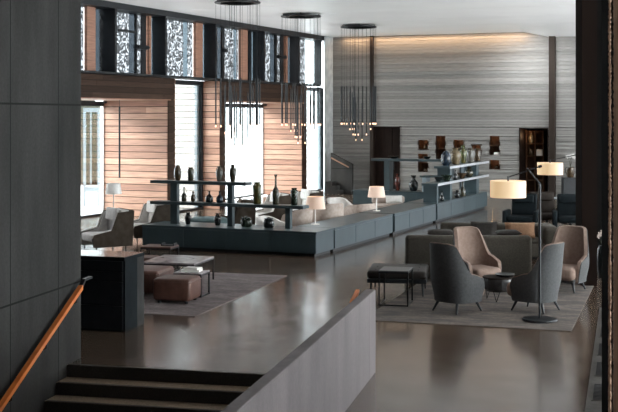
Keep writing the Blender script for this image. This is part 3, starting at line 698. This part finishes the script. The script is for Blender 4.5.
for i, (px, Z, th, lab) in enumerate(((456.5, 18.0, 50, 'grey high-backed armchair seen from behind beside the daybed'), (536, 18.05, -50, 'grey high-backed armchair seen from behind with the lamp pole in front of it'),
        (476.5, 20.0, 152, 'cream high-backed armchair facing the viewer in front of the sofa'), (566, 20.15, 212, 'cream high-backed armchair facing inwards beside the dark column'))):
    copy_as(i == 0, hc, lab, (*AZ(px, Z), RZ + .004), rot(th))
hc['label'] = 'grey high-backed armchair seen from behind beside the daybed'
# round side table with bowl
t = thing('side_table', 'dark faceted drum table on wire legs between the four armchairs', 'table', (*AZ(498.5, 19.05), RZ), rot(10))
q = MB(); q.lathe([(.2, .16), (.25, .2), (.265, .33), (.26, .37)], n=14); q.build('drum', 'dark_drum', t)
q = MB(); q.lathe([(.255, .37), (.262, .385), (.255, .395)], n=28); q.build('tabletop', 'brown_post', t)
for k in range(3):
    a = k * 2.094 + .4; q = MB(); c0, s0 = math.cos(a), math.sin(a)
    q.path([(.2 * c0 - .06 * s0, .2 * s0 + .06 * c0, .2), (.24 * c0, .24 * s0, .006), (.2 * c0 + .06 * s0, .2 * s0 - .06 * c0, .2)], .006, 6); q.build('leg', 'black_metal', t)
bw = AZ(505, 18.98); q = MB(); q.lathe([(.08, 0), (.14, .015), (.165, .05), (.155, .052), (.1, .02)], n=26); tag(q.build('bowl', 'vase_black', smooth=True, loc=(bw[0], bw[1], RZ + .396)), 'shallow black bowl on the faceted drum table', 'bowl')
# frame side table
t = thing('side_table', 'square black wire-frame side table pulled over the leather daybed', 'table', (*W(1.40, 18.74), RZ), rot(13))
def wire_table(t, w, d, h, top_mat, r=.011, thick=.018, runner=True, names=True):
    q = MB(); q.box(-w / 2, w / 2, -d / 2, d / 2, h - thick, h, .003, 1); q.build('tabletop', top_mat, t)
    for sx in (-1, 1):
        for sy in (-1, 1):
            q = MB(); x, y = sx * (w / 2 - r), sy * (d / 2 - r); q.box(x - r, x + r, y - r, y + r, 0, h - thick); q.build('leg', 'black_metal', t)
    q = MB(); a, b_ = w / 2 - r, d / 2 - r
    for y in (-b_, b_): q.box(-a + r, a - r, y - r * .8, y + r * .8, h - thick - 2 * r, h - thick)
    for x in (-a, a): q.box(x - r * .8, x + r * .8, -b_ + r, b_ - r, h - thick - 2 * r, h - thick)
    if runner:
        q.build('frame', 'black_metal', t); q = MB()
        for x in (-a, a): q.box(x - r * .8, x + r * .8, -b_ + r, b_ - r, 0, 2 * r)
        q.box(-a + r, a - r, -b_ - r * .8, -b_ + r * .8, 0, 2 * r)
    q.build('runner' if runner else 'frame', 'black_metal', t)
wire_table(t, .48, .54, .56, 'slate_top')
# daybed
t = thing('daybed', 'black buttoned leather daybed next to the wire side table', 'daybed', (*W(1.52, 19.85), RZ), rot(8))
q = MB(); q.box(-.5, .5, -.42, .62, .22, .29, .01, 1); q.build('frame', 'black_metal', t)
q = MB(); q.box(-.5, .5, -.42, .62, .29, .43, .045, 3); q.build('mattress', 'black_leather', t, smooth=True)
for k in range(12): q = MB(); q.lathe([(.012, 0), (.014, .004), (.006, .008)], -.36 + (k % 4) * .24, -.25 + (k // 4) * .35, .43, 10); q.build('button', 'black_leather', t)
for sx in (-1, 1):
    for y in (-.36, .56): q = MB(); q.bar((sx * .43, y, .22), (sx * .44, y, .004), .022, .013); q.build('leg', 'black_metal', t)
# sofas
def cushion(name, w, h, th, mat, loc, rx, rz, label, group=None):
    q = MB(); N = 9; A, B = [], []
    for i in range(N):
        ra, rb_ = [], []
        for j in range(N):
            a, b_ = -1 + 2 * i / (N - 1), -1 + 2 * j / (N - 1); e = ((1 - a ** 4) * (1 - b_ ** 4)) ** .5; k = 1 - .04 * (1 - abs(a)) * 0
            ra.append((a * w / 2 * (1 - .05 * (1 - b_ * b_)), th / 2 * e + .006, b_ * h / 2 * (1 - .05 * (1 - a * a)))); rb_.append((ra[-1][0], -th / 2 * e - .006, ra[-1][2]))
        A.append(ra); B.append(rb_)
    q.grid2(A, B); o = q.build(name, mat, smooth=True, loc=loc); o.rotation_euler = (rx, 0, rz); return tag(o, label, 'cushion', group)
t = thing('sofa', 'dark olive sofa with its long back to the viewer', 'sofa', (*W((467 - 309) / F * 21.6, 21.72), RZ), rot(2))
q = MB(); q.box(-1.13, 1.13, -.5, .42, .06, .36, .04, 3); q.build('base', 'sofa_fabric', t, smooth=True)
q = MB(); q.box(-1.15, 1.15, -.52, -.26, .08, .83, .07, 4); q.build('backrest', 'sofa_fabric', t, smooth=True)
q = MB(); q.box(.9, 1.16, -.26, .44, .08, .72, .07, 4); q.build('armrest', 'sofa_fabric', t, smooth=True)
for a in (-1.12, -.11): q = MB(); q.box(a, a + 1.0, -.25, .44, .36, .5, .05, 3); q.build('seat_cushion', 'sofa_fabric', t, smooth=True)
for sx in (-1, 1):
    for y in (-.44, .36): q = MB(); q.box(sx * 1.05 - .03, sx * 1.05 + .03, y - .03, y + .03, 0, .06); q.build('foot', 'black_metal', t)
t2 = thing('sofa', 'dark olive sofa facing the viewer behind the other sofa', 'sofa', (*W((497 - 309) / F * 25, 24.9), 0), rot(183))
q = MB(); q.box(-1.2, 1.2, -.45, .45, .06, .36, .04, 3); q.build('base', 'sofa_fabric', t2, smooth=True)
q = MB(); q.box(-1.2, 1.2, -.48, -.22, .08, .71, .07, 4); q.build('backrest', 'sofa_fabric', t2, smooth=True)
q = MB(); q.box(-1.24, -.9, -.22, .47, .08, .70, .09, 4); q.build('armrest', 'sofa_fabric', t2, smooth=True)
for a in (-.88, .16): q = MB(); q.box(a, a + 1.03, -.2, .46, .36, .43, .03, 3); q.build('seat_cushion', 'sofa_fabric', t2, smooth=True)
for sx in (-1, 1):
    for y in (-.38, .38): q = MB(); q.box(sx * 1.1 - .03, sx * 1.1 + .03, y - .03, y + .03, 0, .06); q.build('foot', 'black_metal', t2)
cushion('cushion', .64, .34, .15, 'tan_cushion_fabric', (*AZ(520, 24.55), .615), R(-14), rot(0), 'tan cushion leaning on the rear sofa')
cushion('cushion', .56, .36, .15, 'sofa_cushion_dark', (*AZ(484, 24.55), .625), R(-12), rot(4), 'dark brown cushion on the rear sofa left of the tan one')
cushion('cushion', .50, .26, .10, 'sofa_cushion_dark', (*W((440 - 309) / F * 21.8, 21.66), .86), R(96), rot(6), 'dark cushion lying along the top of the near sofa back')

cushion('cushion', .46, .24, .09, 'sofa_cushion_dark', (*W((507 - 309) / F * 21.8, 21.66), .86), R(94), rot(-4), 'small dark cushion along the near sofa back under the tan cushion')
# two-armed floor lamps
def drum_shade(parent, r, h, mat, loc):
    q = MB(); n_ = 32
    q.lathe([(r, 0), (r, h), (r - .006, h), (r - .006, 0)], n=n_); o = q.build('lamp_shade', mat, parent, smooth=True); o.location = loc
    q = MB(); q.lathe([(r - .006, h * .97), (r - .006, h * .985), (.02, h * .985), (.02, h * .97)], n=n_); q.build('diffuser', mat, o)
    return o
def arc_lamp(label, loc, rz, power, A=.468):
    t = thing('floor_lamp', label, 'floor lamp', loc, rz, 'black jointed floor lamps')
    q = MB(); q.lathe([(.255, 0), (.26, .012), (.25, .03), (.03, .035)], n=40); q.build('base', 'black_metal', t, smooth=True)
    q = MB(); q.bar((0, 0, .03), (0, 0, 2.02), .018, .018, 12); q.build('pole', 'black_metal', t, smooth=True)
    q = MB(); q.bar((0, 0, 2.02), (-.19, 0, 2.25), .014, .011, 10); q.build('upper_pole', 'black_metal', t, smooth=True)
    q = MB(); q.bar((-A, 0, 2.115), (.0, 0, 2.275), .009, .009, 8); q.build('arm', 'black_metal', t)
    q = MB(); q.bar((-.02, 0, 2.27), (.03, 0, 2.284), .02, .02, 10); q.build('counterweight', 'black_metal', t)
    q = MB(); q.bar((-A, 0, 2.05), (-A, 0, 2.135), .012, .012, 8); q.build('shade_stem', 'black_metal', t)
    sh = drum_shade(t, .262, .245, 'glow_shade', (-A, 0, 1.82))
    point('lamp_bulb', (-A, 0, 1.92), power, (1, .72, .45), .06, t)
    return t
arc_lamp('black floor lamp with a lit cream drum shade on a round base by the armchairs', (*W((539.7 - 309) / F * 17.2, 17.2), RZ), rot(0), 14)
arc_lamp('black floor lamp half hidden by the dark column, its lit shade beyond the near lamp', (*AZ(588, 24.0), 0), rot(0), 14, .784)

# recliners and console at the far right
def recliner(label, px, Z, th, mat):
    t = thing('recliner', label, 'recliner', (*AZ(px, Z), 0), rot(th), 'low recliners behind the sofas')
    T = Matrix.Translation((0, -.28, .36)) @ Matrix.Rotation(R(14), 4, 'X')
    q = MB(T); q.box(-.33, .33, -.08, .06, 0, .62, .04, 3); q.build('backrest', mat, t, smooth=True)
    q = MB(T); q.box(-.26, .26, .065, .14, .36, .56, .03, 3); q.build('headrest', mat, t, smooth=True)
    q = MB(); q.box(-.33, .33, -.24, .38, .26, .42, .05, 3); q.build('seat_cushion', mat, t, smooth=True)
    for sx in (-1, 1): q = MB(); q.box(sx * .4 - .06, sx * .4 + .06, -.3, .36, .14, .56, .04, 3); q.build('armrest', mat, t, smooth=True)
    q = MB(); q.lathe([(.27, 0), (.27, .015), (.04, .03), (.04, .26)], n=24); q.build('base', 'black_metal', t, smooth=True)
    return t
recliner('dark teal leather recliner behind the tan cushion, left of the brown one', 522, 30.5, 200, 'recliner_leather')
recliner('brown leather recliner between two dark ones behind the lamp pole', 547, 31.2, 172, 'recliner_brown')
recliner('dark teal leather recliner next to the dark column', 570.5, 30.3, 190, 'recliner_leather')
t = thing('console', 'low dark console behind the three recliners', 'console', (*AZ(556, 34.6), 0), rot(0))
q = MB(); q.box(-.8, .75, -.18, .18, .56, .6); q.build('top', 'frame_bluegrey', t)
for sx in (-.74, .69): q = MB(); q.box(sx - .03, sx + .03, -.16, .16, 0, .56); q.build('support', 'black_metal', t)
# pedestal with orchids at the back, vase of blossom in the alcove
pl = AZ(568.5, 40.5)
t = thing('pedestal', 'dark pedestal near the back wall beside the dark column', 'pedestal', (*pl, 0), rot(0))
q = MB(); q.box(-.21, .21, -.2, .2, 0, .88, .01, 1); q.build('plinth', 'black_metal', t)
t = thing('potted_orchid', 'white orchid in a brown pot on the dark pedestal', 'plant', (*pl, .88), rot(0))
q = MB(); q.lathe([(.1, 0), (.17, .18), (.16, .34), (.13, .36)], .06, 0, 0, 20); q.build('pot', 'vase_brown', t, smooth=True)
q = MB()
for k in range(3): q.path([(.06, 0, .34), (.04 + .04 * k, .02, .55), (-.02 + .07 * k, 0, .72), (.1 * k - .03, 0, .74)], .008, 6)
q.build('stems', 'hedge_leaf', t)
def blooms(parent, spots, r, mat):
    q = MB()
    for (x, y, z) in spots:
        for a in range(5):
            c0, s0 = math.cos(a * 1.2566), math.sin(a * 1.2566)
            vs = [q.v((x + (c0 * u - s0 * w_) * r, y - .01 - .3 * r * u * u, z + (s0 * u + c0 * w_) * r)) for u, w_ in ((.05, 0), (.5, .33), (1, .18), (1, -.18), (.5, -.33))]; q.face(vs)
        b_ = len(q.bm.verts); q.bar((x, y - .02, z), (x, y + .01, z), r * .18, r * .18, 8)
    o = q.build('blossoms', mat, parent); return o
blooms(t, [(-.05, -.02, .72), (.03, -.03, .74), (.1, -.02, .75), (.16, -.03, .76), (.19, -.02, .7)], .07, 'white_fabric')
pl = AZ(602.5, 21.75)
t = thing('flower_vase', 'black vase of pale pink blossom in the dark alcove right of the column', 'vase', (*pl, 0), rot(0))
q = MB(); q.lathe([(.08, 0), (.12, .3), (.1, .62), (.06, .72), (.075, .76)], n=20); q.build('body', 'vase_black', t, smooth=True)
q = MB()
for k in range(6): q.path([(0, 0, .7), (-.07 + .03 * k, -.02, .86), (-.1 + .045 * k, -.03, .92 + .05 * (k % 3))], .005, 5)
q.build('stems', 'hedge_leaf', t)
blooms(t, [(-.1 + .045 * k, -.05, .92 + .05 * (k % 3)) for k in range(6)], .055, 'beige_fabric')
t.location.z = -.0
t.scale = (1, 1, .86)

# ================================================================ left lounge
TL = [W(-2.3, 20.85)]
t = thing('coffee_table', 'large square stone-topped coffee table on a thin black frame on the mauve rug', 'table', (*W(-2.36, 21.08), RZ), rot(14)); wire_table(t, .98, 1.1, .43, 'table_top_stone', .013, .03, False)
t = thing('coffee_table', 'small stone-topped table holding books at the corner of the large coffee table', 'table', (*W(-1.98, 19.62), RZ), rot(14)); wire_table(t, .5, .44, .40, 'table_top_stone', .012, .025)
tp = W(-1.98, 19.64)
for i, (w_, d_, h_, dx, a, mt, lb_) in enumerate(((.32, .22, .035, 0, 10, 'paper', 'pale large book at the bottom of the pile on the small table'), (.26, .19, .03, .02, 22, 'white_fabric', 'smaller white book on top of the pile on the small table'))):
    t = thing('book', lb_, 'book', (tp[0] + dx, tp[1], RZ + .401 + i * .036), rot(a)); q = MB(); q.box(-w_ / 2 + .004, w_ / 2 - .004, -d_ / 2 + .004, d_ / 2, .004, h_ - .004); q.build('pages', 'paper', t)
    q = MB(); q.box(-w_ / 2, w_ / 2, -d_ / 2, d_ / 2, 0, .004); q.box(-w_ / 2, w_ / 2, -d_ / 2, d_ / 2, h_ - .004, h_); q.box(-w_ / 2, w_ / 2, d_ / 2 - .002, d_ / 2 + .003, 0, h_); q.build('cover', mt, t)
t = thing('side_table', 'low brown-topped side table beyond the large coffee table', 'table', (*W(-2.9, 22.6), RZ), rot(14)); wire_table(t, .62, .46, .5, 'brown_leather', .013, .025)
q = MB(); q.box(-.13, .13, -.1, .1, 0, .012); q.box(-.13, -.115, -.1, .1, .012, .05); q.box(.115, .13, -.1, .1, .012, .05); tt = W(-2.72, 22.62); tag(q.build('serving_tray', 'black_metal', loc=(tt[0], tt[1], RZ + .501), rz=rot(14)), 'small black tray on the brown-topped side table', 'tray')
def ottoman(label, X, Z, w_, d_, h_, th):
    t = thing('ottoman', label, 'ottoman', (*W(X, Z), RZ), rot(th), 'brown leather ottomans')
    q = MB(); q.box(-w_ / 2, w_ / 2, -d_ / 2, d_ / 2, .04, h_, .055, 4); q.build('cushion', 'brown_leather', t, smooth=True)
    q = MB(); q.path([(-w_ / 2 + .03, -d_ / 2 - .001, h_ - .055), (w_ / 2 - .03, -d_ / 2 - .001, h_ - .055), (w_ / 2 + .001, -d_ / 2 + .03, h_ - .055), (w_ / 2 + .001, d_ / 2 - .03, h_ - .055)], .008, 6); q.build('piping', 'brown_leather', t)
    for sx in (-1, 1):
        for sy in (-1, 1): q = MB(); q.lathe([(.03, 0), (.03, .04)], sx * (w_ / 2 - .09), sy * (d_ / 2 - .09), 0, 10); q.build('foot', 'black_metal', t)
ottoman('square brown leather ottoman standing nearest in front of the low tables', -2.15, 18.98, .64, .58, .40, 14)
ottoman('larger brown leather ottoman beside the reception desk', -2.84, 19.95, .84, .80, .42, 14)
ottoman('brown leather ottoman mostly hidden beyond the large coffee table', -3.12, 21.75, .56, .5, .40, 14)

# lounge chairs with sloping side panels
def lounge_chair(label, X, Z, th, outer, inner, group, s=1.0):
    t = thing('lounge_chair', label, 'armchair', (*W(X, Z), 0), rot(th), group)
    side = [(-.50, .14), (.40, .14), (.44, .34), (.40, .42), (.0, .50), (-.15, .88), (-.54, .92)]
    for sx in (-1, 1):
        q = MB(); q.prism_x([(y * s, z * s) for y, z in side], sx * .40 * s - .035, sx * .40 * s + .035); q.build('side_panel', outer, t)
        q = MB(); q.prism_x([(y * s * .97, z * s - .012) for y, z in side], sx * .365 * s - .008 * sx, sx * .365 * s - .03 * sx); q.build('lining', inner, t)
        q = MB(); q.path([(sx * .40 * s, y * s, z * s) for y, z in side[2:6]], .022, 8); q.build('piping', inner, t, smooth=True)
    T = Matrix.Translation((0, -.40 * s, .2 * s)) @ Matrix.Rotation(R(7), 4, 'X')
    q = MB(T); q.box(-.36 * s, .36 * s, -.05, .0, -.04, .74 * s); q.build('back_panel', outer, t)
    q = MB(T); q.box(-.355 * s, .355 * s, .0, .24, .16, .73 * s, .06, 3); q.build('back_cushion', inner, t, smooth=True)
    q = MB(T); q.box(-.3 * s, .3 * s, .245, .33, .46 * s, .74 * s, .04, 3); q.build('head_cushion', inner, t, smooth=True)
    q = MB(); q.box(-.36 * s, .36 * s, -.3 * s, .40 * s, .24, .42 * s, .05, 3); q.build('seat_cushion', inner, t, smooth=True)
    for sx in (-1, 1):
        for y in (-.36, .32): q = MB(); q.bar((sx * .36 * s, y * s, .16), (sx * .38 * s, y * s, 0), .016, .012); q.build('leg', 'black_metal', t)
    return t
LG = 'taupe lounge chairs by the window'
lounge_chair('taupe lounge chair with white cushions right behind the reception desk', -4.58, 26.0, -122, 'taupe_leather', 'white_fabric', LG)
lounge_chair('taupe lounge chair with white cushions at the end of the near counter', -3.96, 28.0, -118, 'taupe_leather', 'white_fabric', LG)
lounge_chair('taupe lounge chair seen between the green vase and the tall-necked vase', *(((268 - 309) / F * 31, 31)), -112, 'taupe_leather', 'white_fabric', LG, 1.02)
lounge_chair('taupe lounge chair seen behind the vase with the turquoise neck', *(((299 - 309) / F * 32.2, 32.2)), -112, 'taupe_leather', 'white_fabric', LG, 1.02)
lounge_chair('taupe lounge chair low behind the second shelf left of the green vase', *(((234 - 309) / F * 29.5, 29.5)), -100, 'taupe_leather', 'taupe_leather', LG, .95)
# white floor lamp and hanging tube in the first bay
t = thing('floor_lamp', 'white floor lamp with a drum shade behind the taupe lounge chairs', 'floor lamp', (*AZ(113.5, 28.6), 0))
q = MB(); q.lathe([(.14, 0), (.14, .015), (.02, .02)], n=24); q.build('base', 'lamp_stem_white', t)
q = MB(); q.bar((0, 0, .02), (0, 0, 1.3), .012); q.build('pole', 'lamp_stem_white', t)
q = MB(); q.lathe([(.2, 1.11), (.165, 1.37), (.16, 1.37), (.195, 1.11)], n=28); q.build('lamp_shade', 'white_shade', t, smooth=True)
hx = XF - .8; hy = onX(119.5, hx)
t = thing('pendant_lamp', 'single long black tube hanging before the lit timber wall', 'pendant lamp', (hx, hy, 0))
q = MB(); q.bar((0, 0, 3.3), (0, 0, 3.49), .006); q.build('cord', 'black_metal', t)
q = MB(); q.bar((0, 0, 1.23), (0, 0, 3.3), .027, .027, 12); q.build('tube', 'black_metal', t, smooth=True)
# tub chairs behind the counter
def tub(label, px, Z, th, outer, inner, hb=.78, ha=.6):
    t = thing('tub_chair', label, 'armchair', (*AZ(px, Z), 0), rot(th), 'cream tub chairs behind the counter')
    shell_parts(t, hb=hb, ha=ha, hf=ha - .04, hw=.38, yb=.37, yf=.3, z0=.1, s1=.3, s2=.7, taper=.06, lean=.1, thick=.1, outer=outer, inner=inner, bot=.9)
    q = MB(); q.box(-.27, .27, -.22, .33, .16, .42, .06, 3); q.build('seat_cushion', inner, t, smooth=True)
    for sx in (-1, 1):
        for y in (-.2, .22): q = MB(); q.bar((sx * .22, y, .12), (sx * .23, y, 0), .018, .014); q.build('leg', 'black_metal', t)
    return t
tub('cream high tub chair with its back to the viewer beside the near table lamp', 327, 29.2, -40, 'ivory_fabric', 'ivory_fabric', .84, .72)
tub('white-backed tub chair with beige arms, turned towards the viewer', 340.5, 32.1, 150, 'beige_fabric', 'white_fabric', .74, .56)
tub('low beige tub chair behind the counter between the two table lamps', 360.5, 31.4, -30, 'beige_fabric', 'beige_fabric', .66, .6)
tub('cream tub chair right of the third post under the near second shelf', 296.5, 28.6, -75, 'ivory_fabric', 'ivory_fabric', .78, .66)
tub('cream tub chair behind the right lidded jar', 273, 27.2, 120, 'white_fabric', 'white_fabric', .66, .52)
t = thing('pouf', 'round grey-green pouf behind the near shelf posts', 'pouf', (*AZ(209, 28.2), 0))
q = MB(); q.lathe([(.40, .04), (.47, .08), (.49, .3), (.46, .52), (.40, .56)], n=32); q.build('cushion', 'sage_fabric', t, smooth=True)
q = MB(); q.lathe([(.36, 0), (.36, .04)], n=24); q.build('base', 'black_metal', t)
t = thing('side_table', 'small brown wooden side table behind the near table lamp', 'table', (*AZ(309.5, 30.2), 0), rot(10))
for z in (.2, .55): q = MB(); q.box(-.25, .25, -.22, .22, z, z + .03); q.build('shelf', 'brown_side_wood', t)
for sx in (-1, 1): q = MB(); q.box(sx * .25 - .015, sx * .25 + .015, -.22, .22, 0, .58); q.build('side', 'brown_side_wood', t)
# chaise with white cushions near the far end
t = thing('chaise', 'cream chaise behind the counter in front of the far end counter', 'chaise', (*AZ(390.5, 34.5), 0), rot(80))
q = MB(); q.box(-.36, .36, -.5, .5, .12, .42, .05, 3); q.build('seat', 'ivory_fabric', t, smooth=True)
q = MB(); q.box(-.36, -.22, -.5, .5, .42, .62, .05, 3); q.build('backrest', 'ivory_fabric', t, smooth=True)
for sx in (-1, 1):
    for y in (-.42, .42): q = MB(); q.bar((sx * .3, y, .13), (sx * .3, y, 0), .016); q.build('leg', 'black_metal', t)
cushion('cushion', .5, .26, .12, 'white_fabric', (*AZ(394, 34.3), .56), R(-30), rot(-4), 'white cushion on the cream chaise')
# table lamps on the counter
def table_lamp(label, x, y):
    t = thing('table_lamp', label, 'table lamp', (x, y, CT), 0, 'table lamps on the counter')
    q = MB(); q.lathe([(.1, 0), (.1, .012), (.015, .018)], n=24); q.build('base', 'lamp_stem_white', t, smooth=True)
    q = MB(); q.bar((0, 0, .015), (0, 0, .56), .014, .014, 10); q.build('stem', 'lamp_stem_white', t, smooth=True)
    q = MB(); q.lathe([(.235, .36), (.19, .64), (.184, .64), (.229, .36)], n=32); q.build('lamp_shade', 'glow_shade_soft', t, smooth=True)
    point('lamp_bulb', (0, 0, .47), 2.5, (1, .62, .36), .04, t)
x = -10.42; table_lamp('small lit table lamp with a cream shade at the near corner of the counter', x, onX(315.3, x))
table_lamp('small lit table lamp with a cream shade further along the counter', x, onX(376.5, x))

# ================================================================ chandeliers: ring canopies with hanging tubes
def chandelier(label, px, Zc, seed):
    rr = random.Random(seed); loc = (*AZ(px, Zc), 0)
    t = thing('chandelier', label, 'chandelier', loc, 0, 'ring chandeliers of black tubes')
    zc = ZC - .10; q = MB(); q.lathe([(.60, zc), (.62, zc + .01), (.62, zc + .04), (.60, zc + .05), (.46, zc + .05), (.46, zc)], n=44); q.build('ring', 'black_metal', t, smooth=True)
    q = MB()
    for k in range(4): a = k * math.pi / 2 + .4; q.bar((.54 * math.cos(a), .54 * math.sin(a), zc + .04), (.54 * math.cos(a), .54 * math.sin(a), ZC), .012)
    q.build('hanger', 'black_metal', t)
    n_ = 24
    for k in range(n_):
        f = k / (n_ - 1); a = f * 4 * math.pi + .3
        rad = .6 if k < 13 else .6 - .5 * (k - 12) / (n_ - 13); a = (k * 2 * math.pi / 13) if k < 13 else (k - 13) * 2.2
        zb = 2.76 if k < 13 else 2.76 - .56 * round((k - 12) / (n_ - 13) * 3) / 3
        x, y = rad * math.cos(a), rad * math.sin(a)
        q = MB(); q.bar((x, y, zb + .02), (x, y, zb + 1.27), .02, .02, 8); tb = q.build('tube', 'black_metal', t, smooth=True)
        q = MB(); q.bar((x, y, zb - .035), (x, y, zb + .02), .019, .019, 8); q.build('bulb', 'bulb_tip', tb)
        xr, yr = (x, y) if k < 13 else (.53 * math.cos(a), .53 * math.sin(a))
        q = MB(); q.path([(x, y, zb + 1.27), (x, y, zc + .04)], .0035, 4); q.build('cable', 'black_metal', t)
    q = MB(); q.box(-.5, .5, -.012, .012, zc + .02, zc + .045); q.box(-.012, .012, -.5, .5, zc + .02, zc + .045); q.build('cross_bar', 'black_metal', t)
chandelier('ring chandelier of black tubes nearest the viewer, cut by the top of the photo', 237.5, 31.3, 1)
chandelier('middle ring chandelier of black tubes, in front of the second timber bay', 301, 35.7, 2)
chandelier('ring chandelier of black tubes furthest back, before the board-marked wall', 358.5, 40, 3)

# ================================================================ handrails and far stair
t = thing('handrail', 'orange timber handrail fixed to the dark concrete wall', 'handrail', S0, SRZ)
def zr(v): return 1.01 + (v - .357) * .47
q = MB(); T = Matrix.Identity(4)
va, vb = -3.2, .22
pts = [(va, zr(va) - .055), (vb, zr(vb) - .055), (vb, zr(vb)), (va, zr(va))]
q.prism_x(pts, .055, .115); q.build('rail', 'rail_wood', t)
q = MB(); q.prism_x([(vb, zr(vb) - .04), (.32, .985), (.52, .99), (.52, 1.015), (.30, 1.01), (vb, zr(vb))], .06, .11); q.build('rail_end', 'black_metal', t)
q = MB(); q.prism_x([(va, zr(va) - .075), (vb, zr(vb) - .075), (vb, zr(vb) - .056), (va, zr(va) - .056)], .07, .10); q.build('rail_strip', 'black_metal', t)
for v_ in (.1, -.75, -1.6, -2.5): q = MB(); q.path([(0.0, v_, zr(v_) - .16), (.085, v_, zr(v_) - .14), (.085, v_, zr(v_) - .07)], .011, 8); q.build('bracket', 'black_metal', t)
t = thing('handrail', 'end of a timber handrail behind the pale concrete parapet', 'handrail', S0, SRZ)
vb = .14
q = MB(); q.prism_x([(va, zr(va) - .055), (vb, zr(vb) - .055), (vb, zr(vb)), (va, zr(va))], 3.50, 3.555); q.build('rail', 'rail_wood', t)
q = MB(); q.prism_x([(vb, zr(vb) - .05), (.42, zr(.22)), (.42, zr(.22) + .03), (vb, zr(vb))], 3.505, 3.55); q.build('rail_end', 'rail_wood', t)
for v_ in (.1, -1.2, -2.5): q = MB(); q.path([(3.62, v_, zr(v_) - .16), (3.53, v_, zr(v_) - .14), (3.53, v_, zr(v_) - .07)], .011, 8); q.build('bracket', 'black_metal', t)
# far stair parapet in the corner
yq = YB - 1.0; xa, xb = onY(333, yq), onY(352, yq); Zq = depth((xa + xb) / 2, yq)
r = sroot('stairs_far', (0, 0, 0)); q = MB()
a = [q.v((x, y, z)) for y in (yq, yq + .15) for x, z in ((xa - .1, 0), (xb, 0), (xb, zat(164, Zq)), (xa - .1, zat(153, Zq)))]
q.face(a[:4]); q.face(a[4:][::-1])
for i in range(4): q.face([a[i], a[(i + 1) % 4], a[4 + (i + 1) % 4], a[4 + i]])
q.build('stair_wall', 'dark_cast_concrete', r)
q = MB(); q.bar((xa - .05, yq - .05, zat(158, Zq)), (xb - .12, yq - .05, zat(167, Zq)), .025); q.build('stair_rail', 'brown_side_wood', r)
q = MB()
for k in range(3): q.box(xa - .1, xa + .45 - k * .15, yq - .5, yq - .02, .16 * k, .16 * (k + 1))
q.build('stair_steps', 'dark_cast_concrete', r)
